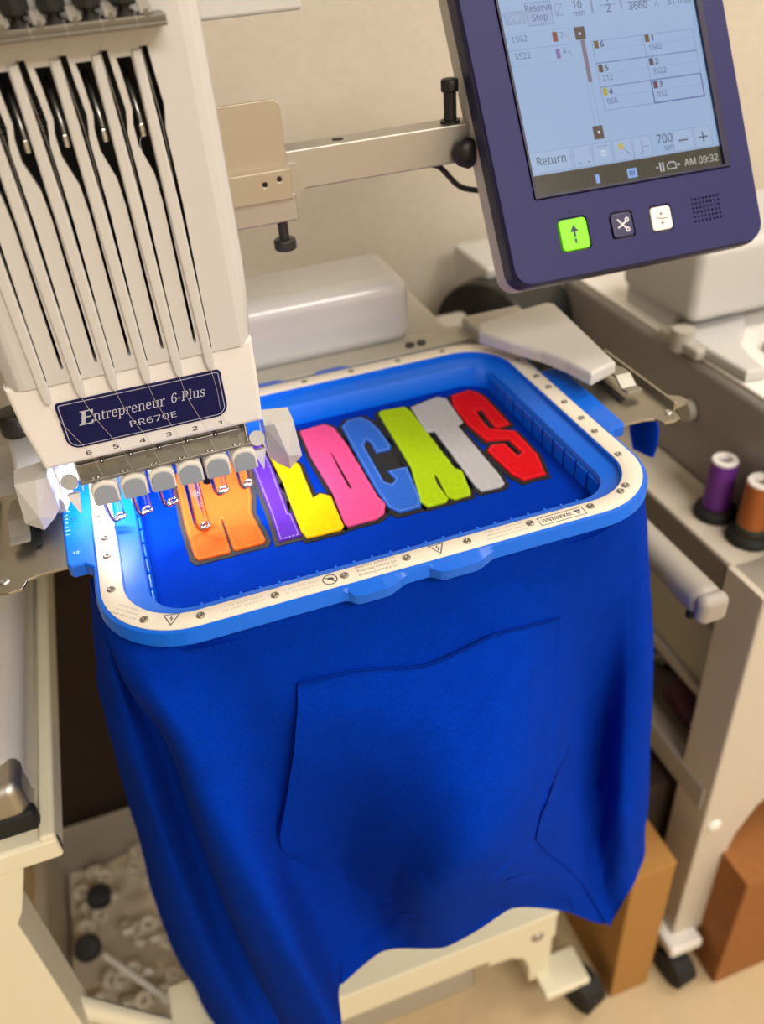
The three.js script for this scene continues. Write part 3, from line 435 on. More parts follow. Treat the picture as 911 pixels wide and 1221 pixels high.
  const screws = [[-0.1578, 0.1152], [-0.1268, 0.1248], [-0.0834, 0.1252], [-0.041, 0.1249], [-0.0016, 0.1245], [0.038, 0.1247], [0.0807, 0.1243], [0.1232, 0.1241], [0.1489, 0.1177], [0.1554, 0.1134], [0.1710, 0.0793], [0.1722, 0.046], [0.1730, 0.0258], [0.1737, -0.0008], [0.1740, -0.0271], [0.1742, -0.0475], [0.1738, -0.0802],
    [-0.1746, -0.001], [-0.1735, 0.0262], [-0.1737, 0.0462], [-0.1737, 0.0804], [-0.174, -0.03], [-0.174, -0.055], [-0.126, -0.1250], [-0.083, -0.1252], [-0.041, -0.125], [0.0, -0.125], [0.041, -0.125], [0.083, -0.125], [0.124, -0.1248]];
  const sgm = lathe([[0, 0.0004], [0.0006, 0.0004], [0.0008, 0.0010], [0.0019, 0.0012], [0.0024, 0.0008], [0.0026, -0.0002]], 20);
  for (const [x, z] of screws) { const o = part('screw', sgm, S(0x9a958a, 0.35, 0.8), st); o.position.set(x, 0, z); }
  // teeth under the inner ledge
  const toothS = box(-0.0070, 0.0070, -0.0270, -0.0125, 0, 0.0018, 0.0008), nub = new THREE.SphereGeometry(0.0011, 10, 8);
  for (const s of [1, -1]) for (let i = 0; i < 11; i++) { const z = -0.083 + i * 0.0165; if (z > 0.09) continue; const o = part('tooth', toothS, M.hoopBlue, hoop); o.position.set(s * 0.1527, 0, z); o.rotation.y = s > 0 ? -Math.PI / 2 : Math.PI / 2; }
  for (let i = 0; i < 22; i++) { const o = part('nub', nub, M.hoopBlue, hoop); o.position.set(-0.125 + i * 0.0119, -0.0086, 0.1051); }
  // side tabs and their steel mounting plates
  const tab = [[0.180, -0.0560], [0.1985, -0.0560], [0.2010, -0.052], [0.1985, 0.0435], [0.1962, 0.0465], [0.188, 0.0465], [0.184, 0.051], [0.180, 0.055]];
  const plateP = [[0.187, -0.060], [0.2440, -0.060], [0.2440, 0.0330], [0.2400, 0.0520], [0.2340, 0.0540], [0.2260, 0.0530], [0.2230, 0.0455], [0.2145, 0.0430], [0.187, 0.0430]];
  const earP = [[0.2440, 0.0150], [0.2480, 0.0180], [0.2580, 0.0260], [0.2595, 0.0320], [0.2550, 0.0370], [0.2440, 0.0400]];
  const mir = (P, s) => { const a = P.map(([x, z]) => [s * x, z]); return s < 0 ? a.reverse() : a; };
  const tickTex = canvasTex(128, 512, (c) => { c.fillStyle = '#fff'; c.fillRect(0, 0, 128, 512); });
  for (const s of [1, -1]) {
    const tb = part('side_tab', plan(mir(tab, s), -0.0105, -0.0008, 0.0016), M.hoopBlue, hoop);
    const pl = part('mounting_plate', plan(mir(plateP, s), -0.0048, -0.0028, 0.0004), M.plate, hoop);
    part('plate_ear', [plan(mir(earP, s), -0.0040, -0.0020, 0.0004), box(s > 0 ? 0.2425 : -0.2450, s > 0 ? 0.2450 : -0.2425, -0.0040, 0.0030, -0.060, 0.040, 0.0006)], M.plate, pl);
    part('rivet', lathe([[0, 0.0008], [0.0010, 0.0008], [0.0012, 0.0015], [0.0026, 0.0013], [0.0031, 0.0]], 20).translate(s * 0.2365, -0.0028, 0.0420), M.steel, pl);
    if (s < 0) {
      for (let k = 0; k < 12; k++) part('ruler_mark', box(-0.1980, -0.1980 + (k % 5 === 0 ? 0.0032 : 0.0018), -0.0009, -0.00072, -0.040 + k * 0.0046, -0.0396 + k * 0.0046), M.white, tb);
      for (const [z, t] of [[-0.006, '15'], [0.033, '12']]) { const tx = canvasTex(64, 64, (c) => { c.fillStyle = '#0562d8'; c.fillRect(0, 0, 64, 64); c.fillStyle = t === '15' ? '#08204f' : '#9cc4f2'; c.font = 'bold 44px sans-serif'; c.textAlign = 'center'; c.fillText(t, 32, 48); }); part('ruler_number', new THREE.BoxGeometry(0.0058, 0.0003, 0.0048).translate(-0.1925, -0.0008, z), S(0xffffff, 0.4, 0, { map: tx }), tb); }
    }
  }
}

// ------------------------------------------------------------ the sweatshirt
const shirt = thing('hooded_sweatshirt', 'royal blue hooded sweatshirt with colourful felt letters hanging from the hoop', 'sweatshirt');
{
  const FY = -0.0265;
  const chest = plan(rrPts(0.172, 0.124, 0.05, 10, 20).map(([x, z]) => [x, z]), FY - 0.0025, FY);
  { const u = chest.attributes.uv, pp = chest.attributes.position; for (let i = 0; i < pp.count; i++) u.setXY(i, pp.getX(i), pp.getZ(i)); }
  part('chest_panel', chest, M.fleece, shirt);
  const body = [
    [[-0.185, -0.013, 0.08], [-0.184, -0.073, 0.085], [-0.171, -0.132, 0.092], [-0.17, -0.215, 0.098], [-0.167, -0.357, 0.104], [-0.152, -0.575, 0.108]],
    [[-0.183, -0.013, 0.086], [-0.18, -0.048, 0.11], [-0.167, -0.096, 0.122], [-0.166, -0.166, 0.134], [-0.162, -0.283, 0.146], [-0.15, -0.477, 0.148]],
    [[-0.172, -0.013, 0.099], [-0.165, -0.044, 0.132], [-0.157, -0.097, 0.146], [-0.153, -0.161, 0.162], [-0.147, -0.266, 0.172], [-0.13, -0.436, 0.174]],
    [[-0.156, -0.013, 0.11], [-0.147, -0.06, 0.138], [-0.138, -0.127, 0.154], [-0.13, -0.199, 0.172], [-0.122, -0.285, 0.184], [-0.107, -0.423, 0.184]],
    [[-0.13, -0.013, 0.115], [-0.118, -0.078, 0.134], [-0.112, -0.157, 0.138], [-0.108, -0.246, 0.138], [-0.099, -0.344, 0.138], [-0.093, -0.438, 0.14]],
    [[-0.096, -0.013, 0.122], [-0.086, -0.072, 0.138], [-0.076, -0.152, 0.146], [-0.066, -0.238, 0.146], [-0.055, -0.348, 0.138], [-0.045, -0.411, 0.14]],
    [[-0.048, -0.013, 0.124], [-0.043, -0.071, 0.142], [-0.036, -0.126, 0.168], [-0.033, -0.178, 0.192], [-0.028, -0.228, 0.206], [-0.006, -0.391, 0.166]],
    [[0.006, -0.013, 0.125], [0.014, -0.072, 0.142], [0.01, -0.112, 0.178], [0.007, -0.15, 0.208], [0.013, -0.201, 0.218], [0.049, -0.366, 0.168]],
    [[0.056, -0.013, 0.125], [0.07, -0.074, 0.139], [0.07, -0.13, 0.164], [0.067, -0.19, 0.182], [0.079, -0.276, 0.176], [0.109, -0.433, 0.15]],
    [[0.11, -0.013, 0.124], [0.134, -0.103, 0.116], [0.166, -0.243, 0.092], [0.168, -0.341, 0.098], [0.168, -0.434, 0.118], [0.173, -0.518, 0.144]],
    [[0.155, -0.013, 0.113], [0.171, -0.091, 0.108], [0.18, -0.188, 0.112], [0.178, -0.275, 0.126], [0.176, -0.349, 0.142], [0.196, -0.472, 0.142]],
    [[0.175, -0.013, 0.098], [0.194, -0.098, 0.098], [0.205, -0.202, 0.108], [0.212, -0.304, 0.116], [0.22, -0.405, 0.12], [0.222, -0.486, 0.12]],
    [[0.192, -0.013, 0.077], [0.228, -0.126, 0.055], [0.248, -0.251, 0.055], [0.259, -0.37, 0.06], [0.272, -0.489, 0.06], [0.271, -0.578, 0.065]]];
  part('body', sheet(body, 170, 100, 0.003, 0.0024), M.fleece, shirt);
  const leftSleeve = [
    [[-0.188, -0.013, 0.047], [-0.211, -0.122, -0.01], [-0.224, -0.2, -0.02], [-0.233, -0.303, -0.02], [-0.247, -0.518, -0.01], [-0.238, -0.765, 0.0]],
    [[-0.187, -0.013, 0.056], [-0.202, -0.096, 0.03], [-0.21, -0.165, 0.03], [-0.214, -0.256, 0.035], [-0.224, -0.442, 0.04], [-0.216, -0.676, 0.045]],
    [[-0.186, -0.013, 0.067], [-0.194, -0.09, 0.052], [-0.197, -0.16, 0.052], [-0.201, -0.263, 0.056], [-0.202, -0.421, 0.06], [-0.194, -0.645, 0.066]],
    [[-0.184, -0.013, 0.076], [-0.189, -0.111, 0.042], [-0.184, -0.195, 0.036], [-0.186, -0.306, 0.032], [-0.185, -0.47, 0.04], [-0.17, -0.705, 0.05]],
    [[-0.182, -0.013, 0.085], [-0.173, -0.108, 0.06], [-0.165, -0.205, 0.048], [-0.165, -0.32, 0.044], [-0.158, -0.479, 0.05], [-0.139, -0.709, 0.06]]];
  part('sleeve', sheet(leftSleeve, 50, 80, 0.003, 0.003), M.fleece, shirt, 'left sleeve hanging behind the front');
  const pocket = [
    [[-0.082, -0.061, 0.14], [-0.062, -0.062, 0.141], [-0.042, -0.063, 0.142], [-0.022, -0.068, 0.144], [-0.001, -0.072, 0.146], [0.024, -0.07, 0.145], [0.048, -0.067, 0.143], [0.073, -0.072, 0.14], [0.104, -0.086, 0.129]],
    [[-0.085, -0.074, 0.145], [-0.066, -0.074, 0.146], [-0.045, -0.075, 0.148], [-0.024, -0.078, 0.151], [-0.001, -0.081, 0.154], [0.022, -0.08, 0.154], [0.045, -0.079, 0.152], [0.07, -0.086, 0.148], [0.102, -0.107, 0.132]],
    [[-0.089, -0.089, 0.148], [-0.069, -0.087, 0.151], [-0.048, -0.086, 0.154], [-0.025, -0.087, 0.158], [-0.002, -0.088, 0.163], [0.019, -0.089, 0.164], [0.041, -0.09, 0.163], [0.065, -0.098, 0.158], [0.098, -0.124, 0.138]],
    [[-0.093, -0.107, 0.15], [-0.072, -0.104, 0.153], [-0.051, -0.1, 0.158], [-0.028, -0.098, 0.166], [-0.005, -0.097, 0.173], [0.017, -0.098, 0.175], [0.038, -0.1, 0.175], [0.062, -0.112, 0.167], [0.095, -0.142, 0.145]],
    [[-0.098, -0.128, 0.149], [-0.077, -0.125, 0.154], [-0.055, -0.117, 0.162], [-0.031, -0.112, 0.172], [-0.008, -0.107, 0.182], [0.014, -0.108, 0.185], [0.036, -0.113, 0.185], [0.059, -0.127, 0.176], [0.091, -0.161, 0.154]],
    [[-0.103, -0.15, 0.148], [-0.081, -0.149, 0.152], [-0.059, -0.139, 0.163], [-0.035, -0.127, 0.178], [-0.011, -0.119, 0.191], [0.011, -0.119, 0.196], [0.034, -0.125, 0.194], [0.057, -0.142, 0.184], [0.087, -0.177, 0.162]],
    [[-0.109, -0.174, 0.147], [-0.086, -0.176, 0.148], [-0.063, -0.167, 0.16], [-0.038, -0.145, 0.183], [-0.014, -0.132, 0.2], [0.008, -0.129, 0.206], [0.031, -0.137, 0.202], [0.053, -0.154, 0.191], [0.079, -0.183, 0.172]],
    [[-0.114, -0.193, 0.147], [-0.091, -0.205, 0.144], [-0.067, -0.201, 0.154], [-0.042, -0.169, 0.185], [-0.018, -0.149, 0.207], [0.004, -0.143, 0.214], [0.027, -0.152, 0.209], [0.049, -0.168, 0.197], [0.071, -0.188, 0.18]],
    [[-0.115, -0.209, 0.146], [-0.094, -0.23, 0.141], [-0.07, -0.235, 0.147], [-0.044, -0.202, 0.182], [-0.022, -0.169, 0.213], [-0.0, -0.158, 0.222], [0.024, -0.167, 0.214], [0.045, -0.184, 0.201], [0.066, -0.2, 0.186]],
    [[-0.112, -0.226, 0.142], [-0.094, -0.252, 0.138], [-0.072, -0.271, 0.14], [-0.046, -0.246, 0.174], [-0.025, -0.199, 0.214], [-0.003, -0.183, 0.223], [0.021, -0.187, 0.217], [0.043, -0.204, 0.203], [0.065, -0.223, 0.186]],
    [[-0.109, -0.241, 0.138], [-0.094, -0.274, 0.134], [-0.074, -0.307, 0.133], [-0.046, -0.311, 0.157], [-0.022, -0.266, 0.198], [0.001, -0.241, 0.209], [0.021, -0.219, 0.213], [0.043, -0.232, 0.201], [0.065, -0.251, 0.185]]];
  const tp = pocket[0].map((_, j) => pocket.map((r) => r[j]));         // columns first
  part('front_pocket', sheet(tp, 80, 80, 0.003, 0.0014), M.fleece, shirt, 'kangaroo pocket with stitched top edge');
  const edge = (pts, r) => tube(pts.map((p) => [p[0], p[1] + 0.0005, p[2] + 0.0006]), r, 60, 8);
  part('pocket_seam', [edge(pocket[0], 0.0009), edge(pocket.map((r) => [r[8][0] - 0.006, r[8][1], r[8][2] + 0.0004]), 0.0006)], M.fleece, shirt);
  const band = [
    [[-0.088, -0.402, 0.134], [-0.075, -0.396, 0.132], [-0.061, -0.385, 0.132], [-0.047, -0.362, 0.142], [-0.038, -0.31, 0.169], [-0.028, -0.281, 0.19], [-0.015, -0.276, 0.197], [-0.002, -0.269, 0.201], [0.01, -0.261, 0.203], [0.02, -0.251, 0.205], [0.031, -0.249, 0.204], [0.049, -0.273, 0.192], [0.071, -0.307, 0.177], [0.089, -0.337, 0.166], [0.106, -0.363, 0.158]],
    [[-0.09, -0.408, 0.138], [-0.075, -0.403, 0.134], [-0.06, -0.392, 0.135], [-0.047, -0.375, 0.142], [-0.037, -0.334, 0.163], [-0.027, -0.306, 0.184], [-0.013, -0.301, 0.191], [0.001, -0.294, 0.194], [0.014, -0.287, 0.195], [0.025, -0.278, 0.197], [0.035, -0.274, 0.197], [0.053, -0.296, 0.187], [0.073, -0.327, 0.175], [0.093, -0.359, 0.163], [0.112, -0.387, 0.155]],
    [[-0.092, -0.416, 0.14], [-0.075, -0.411, 0.137], [-0.059, -0.4, 0.138], [-0.047, -0.387, 0.142], [-0.036, -0.361, 0.156], [-0.025, -0.335, 0.175], [-0.011, -0.328, 0.184], [0.004, -0.322, 0.186], [0.019, -0.318, 0.186], [0.031, -0.31, 0.187], [0.041, -0.306, 0.187], [0.057, -0.323, 0.18], [0.077, -0.352, 0.169], [0.098, -0.383, 0.16], [0.118, -0.411, 0.153]],
    [[-0.093, -0.426, 0.142], [-0.075, -0.421, 0.138], [-0.059, -0.409, 0.139], [-0.047, -0.4, 0.142], [-0.035, -0.389, 0.15], [-0.023, -0.368, 0.166], [-0.008, -0.361, 0.175], [0.008, -0.355, 0.177], [0.025, -0.352, 0.176], [0.037, -0.344, 0.176], [0.047, -0.337, 0.178], [0.063, -0.352, 0.172], [0.081, -0.379, 0.163], [0.103, -0.41, 0.155], [0.125, -0.436, 0.151]],
    [[-0.094, -0.433, 0.145], [-0.075, -0.428, 0.14], [-0.058, -0.416, 0.14], [-0.047, -0.41, 0.143], [-0.036, -0.403, 0.15], [-0.022, -0.393, 0.161], [-0.007, -0.385, 0.17], [0.009, -0.374, 0.174], [0.025, -0.363, 0.176], [0.039, -0.358, 0.175], [0.052, -0.362, 0.171], [0.066, -0.375, 0.167], [0.083, -0.398, 0.161], [0.106, -0.429, 0.154], [0.131, -0.46, 0.149]]];
  part('hem_band', sheet(band[0].map((_, j) => band.map((r) => r[j])), 60, 20, 0.003, 0.0006), M.fleece, shirt);
  const rightSleeve = [
    [[0.062, -0.24, 0.189], [0.085, -0.297, 0.173], [0.111, -0.356, 0.157], [0.134, -0.412, 0.145], [0.152, -0.457, 0.141], [0.165, -0.492, 0.142], [0.174, -0.516, 0.149]],
    [[0.063, -0.225, 0.189], [0.088, -0.282, 0.172], [0.117, -0.347, 0.152], [0.145, -0.409, 0.136], [0.164, -0.453, 0.132], [0.174, -0.48, 0.137], [0.182, -0.5, 0.146]],
    [[0.066, -0.215, 0.187], [0.093, -0.271, 0.169], [0.126, -0.343, 0.143], [0.157, -0.408, 0.125], [0.171, -0.438, 0.128], [0.177, -0.452, 0.14], [0.187, -0.476, 0.147]],
    [[0.072, -0.208, 0.183], [0.102, -0.269, 0.16], [0.14, -0.346, 0.129], [0.167, -0.399, 0.116], [0.172, -0.404, 0.132], [0.178, -0.419, 0.144], [0.196, -0.463, 0.144]],
    [[0.081, -0.209, 0.173], [0.115, -0.275, 0.144], [0.156, -0.351, 0.112], [0.173, -0.372, 0.115], [0.171, -0.364, 0.139], [0.182, -0.393, 0.146], [0.213, -0.47, 0.131]],
    [[0.093, -0.215, 0.16], [0.13, -0.283, 0.128], [0.168, -0.347, 0.1], [0.174, -0.342, 0.117], [0.172, -0.335, 0.14], [0.187, -0.375, 0.142], [0.235, -0.488, 0.111]],
    [[0.108, -0.226, 0.144], [0.147, -0.293, 0.111], [0.176, -0.334, 0.095], [0.176, -0.318, 0.118], [0.176, -0.318, 0.136], [0.191, -0.355, 0.137], [0.237, -0.463, 0.105]],
    [[0.123, -0.235, 0.128], [0.161, -0.297, 0.096], [0.18, -0.315, 0.094], [0.178, -0.297, 0.118], [0.182, -0.306, 0.13], [0.194, -0.338, 0.131], [0.25, -0.463, 0.086]]];
  part('sleeve', sheet(rightSleeve.slice().reverse()[0].map((_, j) => rightSleeve.slice().reverse().map((r) => r[j])), 40, 40, 0.003, 0.002), M.fleece, shirt, 'right sleeve cuff at the lower right');
  // letters
  const W = [[-0.1213, -0.0563], [-0.1201, -0.0700], [-0.0690, -0.0690], [-0.0687, -0.0495], [-0.0722, -0.0153], [-0.0762, 0.0024], [-0.0738, 0.0383], [-0.0757, 0.0420], [-0.0950, 0.0420], [-0.0962, 0.0400], [-0.0968, 0.0060], [-0.0974, 0.0020], [-0.0982, 0.0060], [-0.0983, 0.0400], [-0.0990, 0.0425], [-0.12, 0.0420], [-0.1222, 0.0380], [-0.1231, -0.0044]];
  const letters = {
    W: [W, 0xf26a28, [], 0xffa24a, 'orange felt letter W'],
    I: [[[-0.0630, -0.0870], [-0.0500, -0.0880], [-0.0490, -0.05], [-0.0515, 0.0157], [-0.0498, 0.0160], [-0.0498, 0.0445], [-0.0656, 0.0445], [-0.0640, 0.011], [-0.0640, 0.0036]], 0x5f2fb4, [], 0xe9e0f2, 'purple felt letter I edged with white stitches'],
    L: [[[-0.0481, -0.0871], [-0.0415, -0.0876], [-0.0368, -0.0641], [-0.0290, -0.0417], [-0.0310, 0.0056], [-0.0249, 0.002], [-0.0186, 0.0082], [-0.0202, 0.0463], [-0.0229, 0.0495], [-0.0470, 0.0490], [-0.0490, 0.0400], [-0.0463, -0.0248]], 0xf5c400, [], 0xf7d94a, 'yellow felt letter L'],
    D: [[[-0.0164, -0.0903], [0.0055, -0.0923], [0.0110, -0.083], [0.0129, -0.056], [0.0126, 0.0242], [0.0143, 0.0300], [0.0143, 0.0350], [0.0100, 0.0440], [0.0033, 0.0480], [-0.0177, 0.0480], [-0.0190, 0.0437], [-0.0161, 0.006], [-0.0179, -0.0475]], 0xe8518c, [[[-0.0018, -0.0532], [-0.0009, -0.0432], [-0.0008, 0.0047], [-0.0027, 0.0085], [-0.0042, 0.0013], [-0.0038, -0.03]]], 0xf07aa8, 'pink felt letter D'],
    C: [[[0.017, -0.0825], [0.0243, -0.0896], [0.036, -0.0903], [0.0416, -0.079], [0.0435, -0.0634], [0.0439, -0.0373], [0.0418, -0.0325], [0.03, -0.0324], [0.0308, -0.0473], [0.0293, -0.0541], [0.0248, -0.0464], [0.023, 0.0074], [0.0270, 0.0125], [0.0313, 0.0078], [0.0293, -0.0053], [0.0451, -0.0039], [0.0400, 0.0357], [0.0362, 0.0478], [0.0200, 0.0478], [0.0150, 0.039], [0.0140, 0.0164], [0.0150, -0.0283]], 0x2f66cc, [], 0x9cc0f0, 'medium blue felt letter C'],
    A: [[[0.0514, -0.0894], [0.0545, -0.0922], [0.0746, -0.0900], [0.077, -0.0812], [0.0767, -0.0373], [0.0766, 0.0134], [0.0801, 0.0186], [0.0752, 0.0449], [0.0734, 0.049], [0.0611, 0.0497], [0.0575, 0.0446], [0.0604, 0.018], [0.0597, 0.0125], [0.0569, 0.0265], [0.0572, 0.0466], [0.0540, 0.0499], [0.0403, 0.0496], [0.0378, 0.0422], [0.0473, -0.0022]], 0xa9cc10, [], 0xc4e03a, 'lime green felt letter A'],
    T: [[[0.0791, -0.0868], [0.1055, -0.0938], [0.1116, -0.0871], [0.1086, -0.0457], [0.1027, -0.0425], [0.1026, 0.0341], [0.1012, 0.0461], [0.0969, 0.0491], [0.0819, 0.0481], [0.0807, 0.0416], [0.0827, -0.0429], [0.0760, -0.0441]], 0xb9b9bd, [], 0xd2d2d4, 'light grey felt letter T'],
    S: [[[0.1170, -0.0900], [0.1345, -0.0925], [0.1392, -0.0850], [0.1416, -0.0759], [0.1411, -0.0269], [0.1278, -0.0254], [0.1301, -0.0579], [0.125, -0.0571], [0.1232, -0.0356], [0.124, -0.0272], [0.14, -0.0152], [0.1400, 0.0221], [0.1331, 0.0483], [0.1150, 0.0484], [0.1107, 0.0374], [0.1082, 0.0014], [0.1142, -0.0045], [0.1246, -0.0025], [0.1262, 0.0175], [0.1306, 0.0150], [0.1296, -0.0062], [0.1131, -0.0120], [0.1102, -0.0419], [0.1116, -0.0732]], 0xd8101c, [], 0xff4a48, 'red felt letter S'],
  };
  const area = (P) => P.reduce((s, p, i) => { const q = P[(i + 1) % P.length]; return s + p[0] * q[1] - q[0] * p[1]; }, 0);
  const offset = (P, d) => { const sg = Math.sign(area(P)); return P.map((p, i) => { const a = P[(i - 1 + P.length) % P.length], b = P[(i + 1) % P.length]; const n = (u, v) => { const l = Math.hypot(v[0] - u[0], v[1] - u[1]) || 1; return [sg * (v[1] - u[1]) / l, -sg * (v[0] - u[0]) / l]; }; const n1 = n(a, p), n2 = n(p, b), k = Math.max(0.45, 1 + n1[0] * n2[0] + n1[1] * n2[1]); return [p[0] + d * (n1[0] + n2[0]) / k, p[1] + d * (n1[1] + n2[1]) / k]; }); };
  const fine = (P, n = 0.0035, amp = 0.00035) => { const o = []; P.forEach((p, i) => { const q = P[(i + 1) % P.length], L = Math.hypot(q[0] - p[0], q[1] - p[1]), m = Math.max(1, Math.round(L / n)); for (let k = 0; k < m; k++) { const t = k / m, w = k ? amp : amp * 0.3; o.push([p[0] + (q[0] - p[0]) * t + w * perlin.noise(p[0] * 900 + k * 1.7, i * 3.1, 1), p[1] + (q[1] - p[1]) * t + w * perlin.noise(i * 2.3, k * 1.9, p[1] * 700)]); } }); return o; };
  const backM = S(0x17171a, 0.95, 0, { map: feltTone, bumpMap: feltBump, bumpScale: 0.0003 }), backLit = S(0x3a3838, 0.95, 0, { map: feltTone, bumpMap: feltBump, bumpScale: 0.0003 });  // the greyer one is the same black felt with lamp light painted in
  const fills = { W: offset([[-0.1213, -0.0563], [-0.1201, -0.0700], [-0.0690, -0.0690], [-0.0687, -0.0495], [-0.0722, -0.0153], [-0.0762, 0.0024], [-0.0738, 0.0383], [-0.0757, 0.0420], [-0.12, 0.0420], [-0.1222, 0.0380], [-0.1231, -0.0044]], 0.0036), C: [[0.0135, -0.083], [0.021, -0.0935], [0.04, -0.0940], [0.0470, -0.079], [0.0480, -0.0039], [0.0430, 0.0357], [0.0390, 0.0515], [0.0175, 0.0515], [0.0110, 0.041], [0.0105, 0.0164], [0.0118, -0.0283]], A: offset([[0.0505, -0.0894], [0.0545, -0.0922], [0.0746, -0.0900], [0.077, -0.0812], [0.0792, -0.0373], [0.0796, 0.0134], [0.0801, 0.0186], [0.0752, 0.0449], [0.0734, 0.049], [0.0403, 0.0496], [0.0378, 0.0422], [0.0443, -0.0022]], 0.003) };
  for (const [k, [P, col, holes, stc, lab]] of Object.entries(letters)) {
    const set = (g) => { const u = g.attributes.uv, pp = g.attributes.position; for (let i = 0; i < pp.count; i++) u.setXY(i, pp.getX(i), pp.getZ(i)); return g; };
    part('letter_backing', set(plan(fine(fills[k] ?? offset(P, 0.0033), 0.004, 0.0008), FY - 0.001, FY + 0.0008)), k === 'W' || k === 'I' ? backLit : backM, shirt, 'dark felt outline behind the letter');
    const lt = part('letter', set(plan(fine(P), FY + 0.0004, FY + 0.0022, 0.0006, holes)), felt(col), shirt, lab);
    // stitches along the edge
    const Q = fine(offset(P, -0.0016), 0.0024, 0), g = [];
    for (let i = 0; i < Q.length; i++) { const a = Q[i], b = Q[(i + 1) % Q.length], L = Math.hypot(b[0] - a[0], b[1] - a[1]); if (L > 0.004 || L < 0.0008) continue; g.push(new THREE.SphereGeometry(0.5, 6, 4).scale(L * 0.72, 0.0004, 0.00042).rotateY(-Math.atan2(b[1] - a[1], b[0] - a[0])).translate((a[0] + b[0]) / 2, FY + 0.0022, (a[1] + b[1]) / 2)); }
    const s = part('stitching', g, S(stc, 0.6), lt); s.userData.kind = 'stuff';
  }
  part('back_fold', sheet([[[0.165, -0.018, -0.03], [0.238, -0.026, -0.03], [0.252, -0.045, -0.03], [0.257, -0.066, -0.03], [0.259, -0.080, -0.026]], [[0.165, -0.019, -0.010], [0.246, -0.027, -0.010], [0.266, -0.045, -0.008], [0.270, -0.066, -0.008], [0.270, -0.082, -0.010]], [[0.165, -0.020, -0.045], [0.246, -0.032, -0.04], [0.272, -0.050, -0.04], [0.283, -0.066, -0.04], [0.281, -0.078, -0.04]]], 14, 24, 0.003), M.fleece, shirt);
}

// ------------------------------------------------------------ stands and cart
{
  const st = thing('machine_stand', 'cream metal stand with casters under the embroidery machine', 'stand');
  for (const s of [-1, 1]) {
    if (s < 0) part('top_plate', [box(-0.62, -0.267, -0.222, -0.206, -0.5, 0.080, 0.003), box(-0.278, -0.2665, -0.228, -0.202, -0.5, 0.080, 0.003), box(-0.62, -0.2665, -0.228, -0.2065, 0.070, 0.081, 0.003)], M.stand, st);
  }
  part('leg', [elev([[-0.40, -0.226], [-0.296, -0.226], [-0.299, -0.240], [-0.314, -0.285], [-0.322, -0.300], [-0.322, -0.93 + 0.06], [-0.40, -0.93 + 0.06]], 0.035, 0.075, 0.002)], M.stand, st, 'left front leg flaring into a gusset');
  part('brace', [cyl([-0.42, -0.33, 0.05], [-0.27, -0.585, 0.05], 0.012, 0.012, 4)], M.stand, st);
  part('leg', [elev([[0.150, -0.715], [0.190, -0.705], [0.190, -0.87], [0.160, -0.87], [0.158, -0.83], [0.150, -0.80], [0.130, -0.785], [0.10, -0.782], [0.10, -0.745]], -0.01, 0.03, 0.002)], M.stand, st, 'right front leg with a bolt');
  part('front_rail', [box(-0.28, 0.192, -0.762, -0.703, -0.008, 0.034, 0.003), box(-0.28, 0.192, -0.708, -0.700, -0.05, 0.036, 0.002)], M.stand, st);
  part('bolt', new THREE.SphereGeometry(0.009, 16, 10).scale(1, 1, 0.5).translate(0.165, -0.745, 0.034), M.steel, st);
  part('caster', [cyl([0.215, -0.898, 0.055], [0.245, -0.898, 0.045], 0.030, 0.030, 28)], M.rubber, st);
  part('caster_fork', [box(0.170, 0.236, -0.875, -0.860, 0.01, 0.06, 0.004), cyl([0.175, -0.87, 0.02], [0.175, -0.80, 0.02], 0.009)], M.stand, st);
  for (const x of [-0.36, 0.185]) part('leg', box(x - 0.02, x + 0.02, -0.93, -0.228, -0.5, -0.46, 0.002), M.stand, st);
  part('leg', box(0.255, 0.285, -0.93, -0.228, -0.5, -0.46, 0.002), M.stand, st);
}
